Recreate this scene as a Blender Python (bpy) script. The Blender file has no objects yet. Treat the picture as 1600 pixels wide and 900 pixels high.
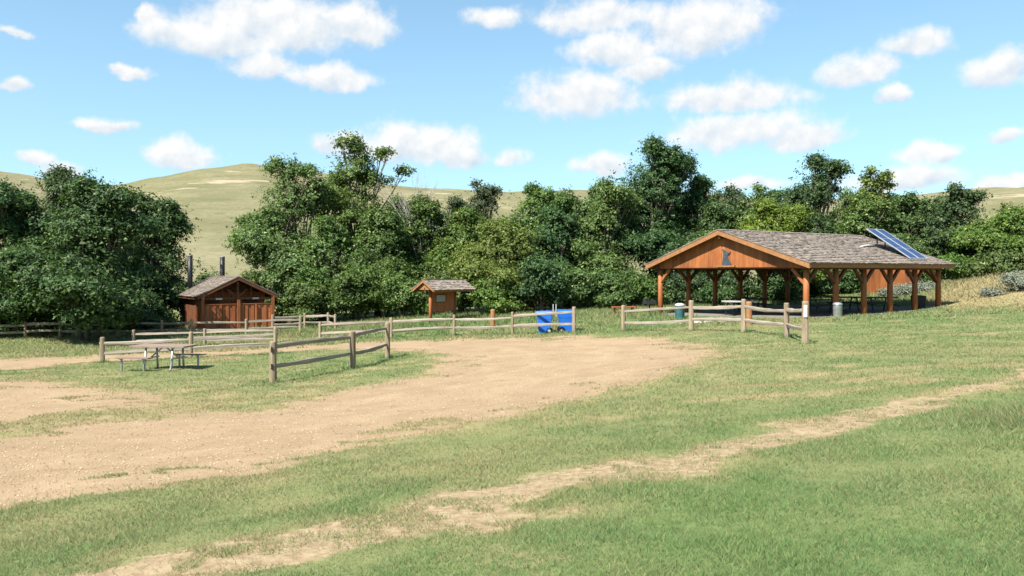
import bpy, math, random
import numpy as np
from mathutils import Vector, Matrix

rng = np.random.default_rng(7)
random.seed(7)
scene = bpy.context.scene
COL = scene.collection

# ------------------------------------------------------------------ camera
cam_d = bpy.data.cameras.new('camera')
cam = bpy.data.objects.new('camera', cam_d); COL.objects.link(cam)
cam.location = (0, 0, 1.65); cam.rotation_euler = (math.pi / 2, 0, 0)
cam_d.sensor_width = 36; cam_d.lens = 27.0; cam_d.shift_y = -23 / 1600
cam_d.clip_start = 0.1; cam_d.clip_end = 8000
scene.camera = cam
scene.render.resolution_x = 1024; scene.render.resolution_y = 576

# ------------------------------------------------------------------ light
SUN_AZ = math.radians(219)      # clockwise from +Y: behind the camera, to the left
SUN_EL = math.radians(51)
SKY_GAIN = 0.10
sun_d = bpy.data.lights.new('sun', 'SUN'); sun = bpy.data.objects.new('sun', sun_d); COL.objects.link(sun)
sun_d.energy = 5.0; sun_d.angle = math.radians(0.5); sun_d.color = (1.0, 0.945, 0.86)
SDIR = Vector((math.sin(SUN_AZ) * math.cos(SUN_EL), math.cos(SUN_AZ) * math.cos(SUN_EL), math.sin(SUN_EL)))
sun.rotation_euler = SDIR.to_track_quat('Z', 'Y').to_euler()
scene.view_settings.view_transform = 'Standard'; scene.view_settings.look = 'None'
scene.view_settings.gamma = 1.0; scene.view_settings.use_curve_mapping = False
scene.view_settings.exposure = 1.4

class NT:
    """small helper for wiring shader nodes"""
    def __init__(s, tree, k=1.0): s.k = k; s.t = tree; s.n = tree.nodes; s.l = tree.links
    def new(s, typ, **kw):
        nd = s.n.new(typ)
        for k, v in kw.items(): setattr(nd, k, v)
        return nd
    def put(s, sock, v):
        if hasattr(v, 'is_linked'): s.l.new(v, sock)
        else: sock.default_value = v
    def math(s, op, a, b=None, c=None, clamp=False):
        nd = s.new('ShaderNodeMath', operation=op); nd.use_clamp = clamp
        s.put(nd.inputs[0], a)
        if b is not None: s.put(nd.inputs[1], b)
        if c is not None: s.put(nd.inputs[2], c)
        return nd.outputs[0]
    def vmath(s, op, a, b=None):
        nd = s.new('ShaderNodeVectorMath', operation=op); s.put(nd.inputs[0], a)
        if b is not None: s.put(nd.inputs[1], b)
        return nd.outputs['Value'] if op in ('LENGTH', 'DOT_PRODUCT') else nd.outputs[0]
    def noise(s, vec, scale, detail=4, rough=0.55, color=False):
        nd = s.new('ShaderNodeTexNoise'); nd.inputs['Scale'].default_value = scale
        nd.inputs['Detail'].default_value = detail; nd.inputs['Roughness'].default_value = rough
        if vec is not None: s.l.new(vec, nd.inputs['Vector'])
        return nd.outputs['Color'] if color else nd.outputs['Fac']
    def mix(s, f, a, b, blend='MIX'):
        nd = s.new('ShaderNodeMix', data_type='RGBA', blend_type=blend)
        s.put(nd.inputs[0], f)
        k = s.k if blend == 'MIX' else 1.0
        for i, c in ((6, a), (7, b)): s.put(nd.inputs[i], c if hasattr(c, 'is_linked') else (c[0] * k, c[1] * k, c[2] * k, 1))
        return nd.outputs[2]
    def smooth(s, v, lo, hi):
        nd = s.new('ShaderNodeMapRange', interpolation_type='SMOOTHSTEP')
        s.put(nd.inputs[0], v); nd.inputs[1].default_value = lo; nd.inputs[2].default_value = hi
        return nd.outputs[0]
    def scalevec(s, vec, sc):
        nd = s.new('ShaderNodeMapping'); s.l.new(vec, nd.inputs[0]); nd.inputs[3].default_value = sc
        return nd.outputs[0]

# ------------------------------------------------------------------ sky with fair-weather cumulus
# azimuth, elevation, half width, half height (radians) of each cloud seen over the park
CLOUDS = [(-0.373, 0.279, 0.083, 0.028), (-0.291, 0.301, 0.099, 0.038), (-0.205, 0.306, 0.052, 0.031), (-0.314, 0.251, 0.039, 0.02), (-0.225, 0.241, 0.059, 0.019), (-0.462, 0.229, 0.022, 0.008), (-0.442, 0.294, 0.015, 0.012), (-0.573, 0.258, 0.022, 0.006), (-0.576, 0.201, 0.018, 0.01), (-0.487, 0.167, 0.029, 0.009), (-0.416, 0.139, 0.038, 0.021), (-0.55, 0.128, 0.022, 0.009), (-0.525, 0.118, 0.019, 0.01), (-0.128, 0.165, 0.086, 0.027), (-0.213, 0.161, 0.048, 0.02), (-0.067, 0.15, 0.037, 0.015), (-0.021, 0.32, 0.035, 0.016), (-0.008, 0.145, 0.022, 0.014), (0.108, 0.321, 0.076, 0.025), (0.237, 0.3, 0.083, 0.042), (0.133, 0.281, 0.057, 0.025), (0.173, 0.253, 0.044, 0.016), (0.083, 0.225, 0.081, 0.032), (0.276, 0.215, 0.083, 0.024), (0.284, 0.173, 0.092, 0.026), (0.359, 0.162, 0.051, 0.02), (0.116, 0.137, 0.035, 0.018), (0.49, 0.26, 0.04, 0.021), (0.423, 0.235, 0.049, 0.021), (0.46, 0.2, 0.021, 0.012), (0.57, 0.217, 0.041, 0.025), (0.496, 0.136, 0.035, 0.013), (0.477, 0.107, 0.056, 0.018), (0.572, 0.152, 0.018, 0.01), (0.582, 0.099, 0.035, 0.011), (0.291, 0.111, 0.046, 0.01)]
for k in range(20):              # the same sky goes on round the rest of the compass
    a = random.uniform(0.72, 2 * math.pi - 0.72); e = random.uniform(0.1, 0.75)
    r = random.uniform(0.03, 0.1)
    CLOUDS.append((a if a < math.pi else a - 2 * math.pi, e, r, r * random.uniform(0.3, 0.45)))
world = bpy.data.worlds.new('World'); scene.world = world; world.use_nodes = True
w = NT(world.node_tree); w.n.clear()
out = w.new('ShaderNodeOutputWorld'); bg = w.new('ShaderNodeBackground'); w.l.new(bg.outputs[0], out.inputs[0])
sky = w.new('ShaderNodeTexSky', sky_type='NISHITA'); sky.sun_disc = False
sky.sun_elevation = SUN_EL; sky.sun_rotation = SUN_AZ; sky.altitude = 700; sky.air_density = 1.0; sky.dust_density = 0.2; sky.ozone_density = 1.6
tc = w.new('ShaderNodeTexCoord'); gen = tc.outputs['Generated']
sep = w.new('ShaderNodeSeparateXYZ'); w.l.new(gen, sep.inputs[0])
az = w.math('ARCTAN2', sep.outputs[0], sep.outputs[1])
el = w.math('ARCSINE', sep.outputs[2])
cmb = w.new('ShaderNodeCombineXYZ'); w.l.new(az, cmb.inputs[0]); w.l.new(el, cmb.inputs[1])
p0 = cmb.outputs[0]
wc = w.noise(gen, 17, 5, 0.6, color=True)
warp = w.vmath('SUBTRACT', wc, (0.5, 0.5, 0.5))
warp = w.vmath('MULTIPLY', warp, (0.060, 0.030, 0.0))
p = w.vmath('ADD', p0, warp)
field = None; hw = None; hs = None
for (a, e, rx, ry) in CLOUDS:
    q = w.vmath('SUBTRACT', p, (a, e - ry * 0.12, 0))
    q = w.vmath('MULTIPLY', q, (0.87 / rx, 0.85 / ry, 0))
    yy = w.vmath('DOT_PRODUCT', q, (0, 1, 0))
    f = w.math('SUBTRACT', 1.0, w.vmath('LENGTH', q))
    f = w.math('ADD', f, w.math('MINIMUM', w.math('MULTIPLY', yy, 0.55), 0.0))      # flat bases
    wt = w.math('POWER', w.math('MAXIMUM', w.math('ADD', f, 0.6), 0.0), 3.0)
    hh = w.math('MULTIPLY', wt, yy)
    field = f if field is None else w.math('SMOOTH_MAX', field, f, 0.22)
    hw = wt if hw is None else w.math('ADD', hw, wt)
    hs = hh if hs is None else w.math('ADD', hs, hh)
hrel = w.math('DIVIDE', hs, w.math('ADD', hw, 0.001))
dn = w.noise(gen, 30, 8, 0.60)
fld = w.math('ADD', field, w.math('MULTIPLY', w.math('SUBTRACT', dn, 0.5), 1.35))
dens = w.smooth(fld, -0.18, 0.52)
# light and shade inside the clouds: relief of the same noise towards the sun, greyer bases
off = w.vmath('ADD', gen, (-0.007, -0.004, 0.013))
dn2 = w.noise(off, 30, 5, 0.55); dn3 = w.noise(gen, 30, 5, 0.55)
rel = w.math('SUBTRACT', dn3, dn2)
lit = w.math('ADD', w.math('MULTIPLY', hrel, 0.60), w.math('MULTIPLY', rel, 1.9))
shade = w.math('ADD', 0.66, lit, clamp=True)
ccol = w.mix(shade, (0.45, 0.53, 0.61), (0.72, 0.715, 0.705))
skyc = w.vmath('MULTIPLY', sky.outputs[0], (SKY_GAIN * 1.18, SKY_GAIN * 1.55, SKY_GAIN * 1.50))
haze_f = w.smooth(el, 0.42, 0.0)
skyc = w.mix(w.math('ADD', 0.24, w.math('MULTIPLY', haze_f, 0.34)), skyc, (0.40, 0.565, 0.70))
col = w.mix(w.math('MULTIPLY', dens, 0.97), skyc, ccol)
w.l.new(col, bg.inputs[0]); bg.inputs[1].default_value = 0.54
world.cycles.sampling_method = 'MANUAL'; world.cycles.sample_map_resolution = 256
scene.cycles.max_bounces = 4; scene.cycles.diffuse_bounces = 3; scene.cycles.transmission_bounces = 3; scene.cycles.glossy_bounces = 2

# ------------------------------------------------------------------ helpers
def tag(o, label=None, cat=None, group=None, kind=None):
    if label: o['label'] = label
    if cat: o['category'] = cat
    if group: o['group'] = group
    if kind: o['kind'] = kind
    return o

def empty(name, loc=(0, 0, 0), rz=0.0, label=None, cat=None, group=None):
    o = bpy.data.objects.new(name, None); COL.objects.link(o); o.empty_display_size = 0.2
    o.location = loc; o.rotation_euler = (0, 0, rz)
    return tag(o, label, cat, group)

def link(name, me, parent=None, loc=(0, 0, 0), rot=(0, 0, 0)):
    o = bpy.data.objects.new(name, me); COL.objects.link(o)
    o.location = loc; o.rotation_euler = rot
    if parent: o.parent = parent
    return o

class MB:
    def __init__(s): s.v = []; s.f = []
    def add(s, vs, fs):
        n = len(s.v); s.v += [tuple(v) for v in vs]; s.f += [tuple(i + n for i in f) for f in fs]; return s
    def hexa(s, c): return s.add(c, [(0, 3, 2, 1), (4, 5, 6, 7), (0, 1, 5, 4), (1, 2, 6, 5), (2, 3, 7, 6), (3, 0, 4, 7)])
    def box(s, x0, x1, y0, y1, z0, z1):
        return s.hexa([(x0, y0, z0), (x1, y0, z0), (x1, y1, z0), (x0, y1, z0), (x0, y0, z1), (x1, y0, z1), (x1, y1, z1), (x0, y1, z1)])
    def beam(s, p, q, wd, ht, up=(0, 0, 1)):
        p = Vector(p); q = Vector(q); d = (q - p).normalized(); u = Vector(up)
        if abs(d.dot(u)) > 0.97: u = Vector((1, 0, 0))
        sd = d.cross(u).normalized() * wd / 2; u2 = sd.cross(d).normalized() * ht / 2
        return s.hexa([p - sd - u2, p + sd - u2, q + sd - u2, q - sd - u2, p - sd + u2, p + sd + u2, q + sd + u2, q - sd + u2])
    def tube(s, pts, rad, n=8, cap=True, jit=0.0):
        pts = [Vector(p) for p in pts]; rings = []; vs = []
        ref = Vector((0, 0, 1)) if abs((pts[-1] - pts[0]).normalized().z) < 0.9 else Vector((1, 0, 0))
        ph = random.random() * 6.28
        for i, p in enumerate(pts):
            d = (pts[min(i + 1, len(pts) - 1)] - pts[max(i - 1, 0)]).normalized()
            a = d.cross(ref).normalized(); b = a.cross(d).normalized()
            for k in range(n):
                t = 2 * math.pi * k / n + ph; r = rad[i] * (1 + random.uniform(-jit, jit))
                vs.append(p + a * math.cos(t) * r + b * math.sin(t) * r)
        fs = []
        for i in range(len(pts) - 1):
            for k in range(n):
                fs.append((i * n + k, i * n + (k + 1) % n, (i + 1) * n + (k + 1) % n, (i + 1) * n + k))
        if cap:
            fs.append(tuple(range(n - 1, -1, -1))); fs.append(tuple(range((len(pts) - 1) * n, len(pts) * n)))
        return s.add(vs, fs)
    def prism(s, poly, fn0, fn1):
        """poly of 2-D points; fn0/fn1 lift a point to the two faces"""
        n = len(poly)
        return s.add([fn0(*q) for q in poly] + [fn1(*q) for q in poly],
                     [tuple(range(n - 1, -1, -1)), tuple(range(n, 2 * n))] + [(i, (i + 1) % n, n + (i + 1) % n, n + i) for i in range(n)])
    def mesh(s, name, mat=None, smooth=False):
        me = bpy.data.meshes.new(name); me.from_pydata(s.v, [], s.f); me.update()
        if mat: me.materials.append(mat)
        if smooth: me.polygons.foreach_set('use_smooth', [True] * len(me.polygons))
        return me
    def obj(s, name, mat, parent=None, smooth=False, loc=(0, 0, 0), rot=(0, 0, 0)):
        return link(name, s.mesh(name, mat, smooth), parent, loc, rot)

def np_mesh(name, V, loops, k, mat, attrs=None, smooth=False):
    """big mesh of k-gons from numpy arrays"""
    me = bpy.data.meshes.new(name); nf = len(loops) // k
    me.vertices.add(len(V)); me.vertices.foreach_set('co', V.astype(np.float32).ravel())
    me.loops.add(len(loops)); me.loops.foreach_set('vertex_index', loops.astype(np.int32))
    me.polygons.add(nf); me.polygons.foreach_set('loop_start', (np.arange(nf) * k).astype(np.int32))
    me.polygons.foreach_set('loop_total', np.full(nf, k, np.int32))
    if smooth: me.polygons.foreach_set('use_smooth', np.ones(nf, bool))
    for an, vals in (attrs or {}).items():
        at = me.attributes.new(an, 'FLOAT', 'POINT'); at.data.foreach_set('value', vals.astype(np.float32))
    me.update(calc_edges=True)
    if mat: me.materials.append(mat)
    return me

def copy_tree(o, parent=None):
    c = o.copy(); COL.objects.link(c); c.parent = parent
    for ch in list(o.children): copy_tree(ch, c)
    return c

def vnoise(x, y, seed=0):
    """smooth 2-D value noise in 0..1"""
    xi = np.floor(x).astype(np.int64); yi = np.floor(y).astype(np.int64); fx = x - xi; fy = y - yi
    fx = fx * fx * (3 - 2 * fx); fy = fy * fy * (3 - 2 * fy)
    def h(a, b):
        n = (a * 374761393 + b * 668265263 + seed * 974634777) & 0xffffffff
        n = ((n ^ (n >> 13)) * 1274126177) & 0xffffffff
        return ((n ^ (n >> 16)) & 0xffff) / 65535.0
    return (h(xi, yi) * (1 - fx) + h(xi + 1, yi) * fx) * (1 - fy) + (h(xi, yi + 1) * (1 - fx) + h(xi + 1, yi + 1) * fx) * fy
def fbm(x, y, seed=0, o=4):
    s = 0; a = 0.5; t = 0
    for i in range(o):
        s = s + a * vnoise(x * 2 ** i + 17.3 * i, y * 2 ** i - 9.1 * i, seed + i); t += a; a *= 0.5
    return s / t

# ------------------------------------------------------------------ materials
ALB = 0.60       # overall reflectance of the place
def surf(name, c1, c2, scale=6, rough=0.8, stretch=(1, 1, 1), bump=0.3, c3=None, island=0.0, metal=0.0, spec=0.3, detail=5, coord='Object'):
    m = bpy.data.materials.new(name); m.use_nodes = True; t = NT(m.node_tree, ALB); t.n.clear()
    o = t.new('ShaderNodeOutputMaterial'); b = t.new('ShaderNodeBsdfPrincipled'); t.l.new(b.outputs[0], o.inputs[0])
    v = t.scalevec(t.new('ShaderNodeTexCoord').outputs[coord], stretch)
    n = t.noise(v, scale, detail, 0.6); f = t.smooth(n, 0.3, 0.7)
    c = t.mix(f, c1, c2)
    if c3:
        n2 = t.noise(v, scale * 0.23, 3); c = t.mix(t.smooth(n2, 0.5, 0.72), c, c3)
    if island:
        g = t.new('ShaderNodeNewGeometry'); r = g.outputs['Random Per Island']
        oi = t.new('ShaderNodeObjectInfo').outputs['Random']
        r = t.math('FRACT', t.math('ADD', r, oi))
        k = t.math('ADD', 1 - island, t.math('MULTIPLY', r, 2 * island))
        hs = t.new('ShaderNodeHueSaturation'); t.l.new(c, hs.inputs['Color']); t.l.new(k, hs.inputs['Value']); c = hs.outputs[0]
    t.l.new(c, b.inputs['Base Color']); b.inputs['Roughness'].default_value = rough; b.inputs['Metallic'].default_value = metal
    b.inputs['Specular IOR Level'].default_value = spec
    if bump:
        bp = t.new('ShaderNodeBump'); bp.inputs['Strength'].default_value = bump; bp.inputs['Distance'].default_value = 0.02
        t.l.new(n, bp.inputs['Height']); t.l.new(bp.outputs[0], b.inputs['Normal'])
    return m

def leafmat(name, dark, light, yellow=None, trans=0.3):
    m = bpy.data.materials.new(name); m.use_nodes = True; t = NT(m.node_tree, ALB); t.n.clear()
    o = t.new('ShaderNodeOutputMaterial'); g = t.new('ShaderNodeNewGeometry'); r = g.outputs['Random Per Island']
    n = t.noise(t.new('ShaderNodeTexCoord').outputs['Object'], 0.55, 3)
    f = t.math('ADD', t.math('MULTIPLY', r, 0.55), t.math('MULTIPLY', t.smooth(n, 0.3, 0.7), 0.45))
    c = t.mix(f, dark, light)
    if yellow: c = t.mix(t.smooth(r, 0.86, 0.97), c, yellow)
    oi = t.new('ShaderNodeObjectInfo').outputs['Random']; hs = t.new('ShaderNodeHueSaturation')      # no two trees quite the same green
    t.l.new(t.math('ADD', 0.496, t.math('MULTIPLY', oi, 0.026)), hs.inputs['Hue']); t.l.new(t.math('ADD', 0.74, t.math('MULTIPLY', t.math('FRACT', t.math('MULTIPLY', oi, 7.31)), 0.34)), hs.inputs['Value'])
    t.l.new(t.math('ADD', 0.98, t.math('MULTIPLY', t.math('FRACT', t.math('MULTIPLY', oi, 3.77)), 0.18)), hs.inputs['Saturation']); t.l.new(c, hs.inputs['Color']); c = hs.outputs[0]
    b = t.new('ShaderNodeBsdfPrincipled'); t.l.new(c, b.inputs['Base Color']); b.inputs['Roughness'].default_value = 0.55
    b.inputs['Specular IOR Level'].default_value = 0.2
    tr = t.new('ShaderNodeBsdfTranslucent'); t.l.new(t.mix(1.0, c, (1.25, 1.35, 0.5), 'MULTIPLY'), tr.inputs[0])
    mx = t.new('ShaderNodeMixShader'); mx.inputs[0].default_value = trans
    t.l.new(b.outputs[0], mx.inputs[1]); t.l.new(tr.outputs[0], mx.inputs[2]); t.l.new(mx.outputs[0], o.inputs[0])
    return m

M = {}
M['leaf0'] = leafmat('leaf_deep', (0.045, 0.088, 0.038), (0.138, 0.218, 0.080), (0.30, 0.37, 0.17))
M['leaf1'] = leafmat('leaf_mid', (0.070, 0.125, 0.040), (0.215, 0.310, 0.092), (0.40, 0.45, 0.18))
M['leaf2'] = leafmat('leaf_bright', (0.110, 0.172, 0.038), (0.300, 0.395, 0.092), (0.48, 0.52, 0.16))
M['leaf3'] = leafmat('leaf_pale', (0.070, 0.105, 0.055), (0.140, 0.190, 0.095), (0.20, 0.24, 0.12))
M['sage'] = leafmat('leaf_sage', (0.22, 0.25, 0.19), (0.42, 0.45, 0.36), None, 0.15)
M['bark'] = surf('bark', (0.10, 0.08, 0.06), (0.22, 0.18, 0.14), 9, 0.9, (1, 1, 0.25), 0.6)
M['deadwood'] = surf('dead_wood', (0.32, 0.29, 0.26), (0.48, 0.45, 0.41), 7, 0.9, (1, 1, 0.3), 0.3)
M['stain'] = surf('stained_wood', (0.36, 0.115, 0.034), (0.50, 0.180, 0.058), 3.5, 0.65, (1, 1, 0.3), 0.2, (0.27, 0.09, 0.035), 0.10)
M['stain_dark_shade'] = surf('stained_wood_dark_shade', (0.14, 0.052, 0.022), (0.21, 0.082, 0.035), 4, 0.7, (0.6, 0.6, 0.6), 0.2)  # darker stain; on roof undersides and gables it also carries painted shade
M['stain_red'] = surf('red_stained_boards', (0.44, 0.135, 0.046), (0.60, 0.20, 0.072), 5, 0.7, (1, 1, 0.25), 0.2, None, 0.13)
M['fascia'] = surf('fascia_board', (0.36, 0.165, 0.065), (0.47, 0.235, 0.10), 5, 0.7, (0.5, 1, 1), 0.2)
M['shake'] = surf('cedar_shakes', (0.225, 0.185, 0.152), (0.41, 0.35, 0.295), 8, 0.9, (1, 1, 1), 0.4, (0.18, 0.145, 0.12), 0.24)
M['rail'] = surf('weathered_rail', (0.26, 0.215, 0.165), (0.47, 0.41, 0.33), 5, 0.85, (0.25, 2.2, 2.2), 0.5, (0.20, 0.165, 0.13), 0.15)
M['post'] = surf('weathered_post', (0.29, 0.215, 0.14), (0.46, 0.37, 0.25), 6, 0.85, (2.2, 2.2, 0.25), 0.5, (0.25, 0.20, 0.15), 0.15)
M['mortise_shade'] = surf('hole_shade', (0.02, 0.016, 0.012), (0.03, 0.025, 0.02), 6, 0.95, bump=0)  # shade inside the slots, given as a near-black colour
M['galv'] = surf('galvanised_steel', (0.42, 0.47, 0.48), (0.58, 0.62, 0.62), 12, 0.42, bump=0.05, metal=0.55)
M['tabletop'] = surf('brown_plank', (0.26, 0.19, 0.15), (0.40, 0.30, 0.24), 5, 0.75, (0.3, 2, 1), 0.3, None, 0.12)
M['sunlit_top'] = surf('sunlit_plank', (0.55, 0.53, 0.50), (0.70, 0.68, 0.64), 5, 0.6, (0.3, 2, 1), 0.15)  # sunlight on the table top is put into this pale colour
M['darkmetal'] = surf('dark_steel', (0.045, 0.05, 0.055), (0.075, 0.08, 0.085), 8, 0.5, bump=0.05, metal=0.3)
M['pipe'] = surf('black_vent_pipe', (0.016, 0.018, 0.020), (0.032, 0.035, 0.038), 6, 0.45, bump=0.05)
M['cap'] = surf('pipe_cap', (0.40, 0.42, 0.43), (0.55, 0.57, 0.58), 6, 0.4, bump=0.0, metal=0.4)
M['blue'] = surf('blue_plastic', (0.016, 0.165, 0.70), (0.026, 0.21, 0.82), 3, 0.42, bump=0.03)
M['black'] = surf('black_rubber', (0.012, 0.012, 0.013), (0.025, 0.025, 0.026), 8, 0.6, bump=0.05)
M['hub'] = surf('pale_plastic', (0.38, 0.38, 0.37), (0.48, 0.48, 0.46), 5, 0.5, bump=0)
M['white'] = surf('white_paint', (0.70, 0.70, 0.68), (0.80, 0.80, 0.78), 5, 0.55, bump=0.03)
M['teal'] = surf('teal_paint', (0.05, 0.17, 0.20), (0.08, 0.24, 0.26), 5, 0.5, bump=0.05)
M['lid'] = surf('pale_lid', (0.50, 0.60, 0.60), (0.62, 0.70, 0.69), 5, 0.5, bump=0.05)
M['concrete'] = surf('concrete', (0.20, 0.185, 0.16), (0.30, 0.28, 0.25), 3, 0.9, bump=0.2)
M['rock'] = surf('limestone', (0.42, 0.38, 0.31), (0.60, 0.55, 0.47), 5, 0.9, bump=0.5)
M['alu'] = surf('aluminium_frame', (0.62, 0.66, 0.70), (0.74, 0.78, 0.80), 5, 0.35, bump=0, metal=0.5)
M['emblem'] = surf('blued_steel', (0.075, 0.10, 0.12), (0.125, 0.155, 0.175), 6, 0.55, bump=0.1, metal=0.3)
M['paper'] = surf('notice_paper', (0.45, 0.50, 0.50), (0.62, 0.66, 0.65), 9, 0.35, (1, 1, 3), 0.0)

def solar_mat():
    m = bpy.data.materials.new('solar_cells'); m.use_nodes = True; t = NT(m.node_tree); b = t.n['Principled BSDF']
    br = t.new('ShaderNodeTexBrick'); br.offset = 0.0; br.inputs['Scale'].default_value = 6.4
    br.inputs['Color1'].default_value = (0.008, 0.024, 0.085, 1); br.inputs['Color2'].default_value = (0.011, 0.032, 0.10, 1)
    br.inputs['Mortar'].default_value = (0.08, 0.11, 0.17, 1); br.inputs['Mortar Size'].default_value = 0.035
    br.inputs['Brick Width'].default_value = 1.0; br.inputs['Row Height'].default_value = 1.0
    t.l.new(t.new('ShaderNodeTexCoord').outputs['Object'], br.inputs['Vector'])
    t.l.new(br.outputs['Color'], b.inputs['Base Color']); b.inputs['Roughness'].default_value = 0.32; b.inputs['Specular IOR Level'].default_value = 0.3
    return m
M['solar'] = solar_mat()

# ------------------------------------------------------------------ terrain
CTRL = np.array([(-6.84, 22.0, -1.56), (-5.06, 24.3, -1.45), (-4.26, 26.2, -1.41), (-15.47, 29.0, -1.76), (-12.34, 29.5, -1.62), (-9.25, 30.0, -1.4), (-19.7, 40.0, -2.22), (-16.0, 40.0, -2.12), (-15.91, 46.0, -2.07), (-12.96, 47.0, -2.07), (-10.81, 47.0, -1.95), (-10.5, 42.0, -2.02), (-6.38, 40.5, -1.79), (-3.03, 40.0, -1.63), (0.03, 38.0, -1.39), (2.87, 35.5, -1.19), (4.93, 34.0, -0.96), (7.35, 31.5, -0.67), (8.9, 29.5, -0.61), (9.65, 27.0, -0.58), (9.35, 24.5, -0.66), (14.09, 37.0, -0.51), (23.58, 43.0, -0.39), (8.93, 45.0, -0.79), (-4.97, 47.0, -1.29), (-11.69, 25.5, -1.56), (-24.72, 43.0, -2.04), (-26.67, 40.0, -2.12), (33.33, 50.0, 1.73), (28.6, 52.0, 0.22), (30.0, 50.0, 0.82), (24.67, 37.0, 0.08), (20.07, 33.0, -0.28), (-5.67, 8.5, -0.99), (-3.8, 5.7, -0.6), (0.0, 4.6, -0.16), (2.8, 4.2, -0.01), (6.33, 9.5, -0.04), (5.21, 12.5, -0.57), (0.0, 14.5, -0.92), (-4.17, 12.5, -1.19), (-9.67, 14.5, -1.17), (-16.0, 24.0, -1.61), (5.25, 21.0, -0.68), (0.0, 30.0, -1.17), (9.5, 19.0, -0.46), (11.0, 16.5, -0.18), (20.62, 55.0, -0.32), (0.0, 0.0, 0.0), (-60.0, 50.0, -2.3), (-40.0, 75.0, -2.0), (0.0, 75.0, -1.3), (45.0, 85.0, 1.2), (60.0, 55.0, 2.8), (-45.0, 10.0, -2.6), (40.0, 8.0, 0.9), (0.0, -20.0, 0.5), (-30.0, -20.0, -1.4), (30.0, -20.0, 1.6), (-70.0, 90.0, -2.0), (70.0, 90.0, 2.0)])
def _fit(P, lam):
    n = len(P); r = np.hypot(P[:, None, 0] - P[None, :, 0], P[:, None, 1] - P[None, :, 1])
    A = np.zeros((n + 3, n + 3)); A[:n, :n] = r * r * np.log(r + 1e-12) + lam * np.eye(n)
    A[:n, n] = 1; A[:n, n + 1:] = P[:, :2]; A[n, :n] = 1; A[n + 1:, :n] = P[:, :2].T
    return np.linalg.solve(A, np.r_[P[:, 2], 0, 0, 0])
TW = _fit(CTRL, 25.0); NC = len(CTRL)
def G(x, y):
    """ground height of the park"""
    x = np.atleast_1d(np.asarray(x, float)); y = np.atleast_1d(np.asarray(y, float))
    sh = x.shape; x = x.ravel(); y = y.ravel(); o = np.empty(len(x))
    for i in range(0, len(x), 40000):
        xs = x[i:i + 40000]; ys = y[i:i + 40000]
        r = np.hypot(xs[:, None] - CTRL[:, 0], ys[:, None] - CTRL[:, 1])
        o[i:i + 40000] = (r * r * np.log(r + 1e-12)) @ TW[:NC] + TW[NC] + TW[NC + 1] * xs + TW[NC + 2] * ys
    return o.reshape(sh)
def g(x, y): return float(G(x, y)[0])

GRAVEL = [(-5.66, 7.9), (-5.46, 8.19), (-4.97, 8.77), (-4.16, 9.07), (-3.29, 9.87), (-2.65, 10.58), (-1.93, 11.55), (-1.07, 12.79), (-0.23, 13.65), (0.72, 14.44), (1.91, 16.39), (3.33, 18.15), (4.63, 19.86), (5.65, 21.72), (6.25, 24.34), (6.16, 27.39), (4.97, 29.83), (3.46, 31.91), (1.44, 34.53), (-1.21, 36.32), (-3.42, 37.31), (-5.71, 38.09), (-7.7, 38.49), (-9.95, 37.32), (-10.75, 35.45), (-14.77, 35.44), (-17.44, 34.87), (-19.61, 33.62), (-22.9, 32.34), (-32, 31.45), (-32, 27.2), (-22.8, 27.2), (-19.06, 26.4), (-18.2, 27.29), (-17.02, 28.37), (-15.74, 29.8), (-14.07, 30.5), (-11.77, 30.7), (-9.48, 31.2), (-7.47, 32.0), (-5.27, 31.59), (-3.39, 29.05), (-2.26, 26.56), (-2.38, 23.76), (-2.91, 21.84), (-3.99, 19.94), (-4.77, 17.87), (-5.49, 16.48), (-6.49, 16.22), (-7.89, 17.87), (-9.99, 19.98), (-12.88, 22.08), (-15.85, 23.77), (-19.54, 24.88), (-30, 26), (-30, 4), (-8, 4)]
TRACK = [(-3.44, 5.57), (-2.76, 6.02), (-2.25, 6.44), (-1.8, 6.76), (-1.2, 7.18), (-0.63, 7.55), (0.0, 7.89), (0.69, 8.22), (1.45, 8.72), (2.38, 9.52), (3.5, 10.5), (4.73, 11.35), (6.32, 12.63), (8.05, 13.8), (10.29, 15.44), (12.92, 17.22), (17, 20.5), (18, 19), (10.84, 14.45), (8.59, 12.89), (6.77, 11.6), (5.4, 10.45), (4.13, 9.35), (3.27, 8.72), (2.35, 8.04), (1.61, 7.43), (1.08, 7.17), (0.44, 6.57), (-0.21, 6.21), (-0.8, 6.0), (-1.17, 5.83), (-1.59, 5.46), (-1.9, 5.19), (-2.6, 4.4), (-4.5, 3.0), (-5.6, 4.0)]
WEEDS = [(-14, 13.0), (-10.3, 15.45), (-9.54, 16.83), (-8.62, 18.14), (-7.74, 18.58), (-6.6, 17.57), (-6.4, 16.24), (-7.74, 14.98), (-8.46, 14.1), (-9.06, 13.3), (-14, 11.5)]
DRY = [(24.4, 44.6), (29.6, 52), (38, 54), (50, 50), (50, 30), (30, 35.2), (25.8, 36.8), (24.2, 39)]
def sdist(poly, x, y):
    """signed distance to a polygon, positive inside"""
    best = np.full(x.shape, 1e9); ins = np.zeros(x.shape, bool); n = len(poly)
    for i in range(n):
        ax, ay = poly[i]; bx, by = poly[(i + 1) % n]; ex, ey = bx - ax, by - ay
        t = np.clip(((x - ax) * ex + (y - ay) * ey) / (ex * ex + ey * ey + 1e-12), 0, 1)
        best = np.minimum(best, np.hypot(x - ax - t * ex, y - ay - t * ey))
        c = ((ay > y) != (by > y)) & (x < ex * (y - ay) / (ey + 1e-12) + ax); ins ^= c
    return np.where(ins, best, -best)
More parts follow.
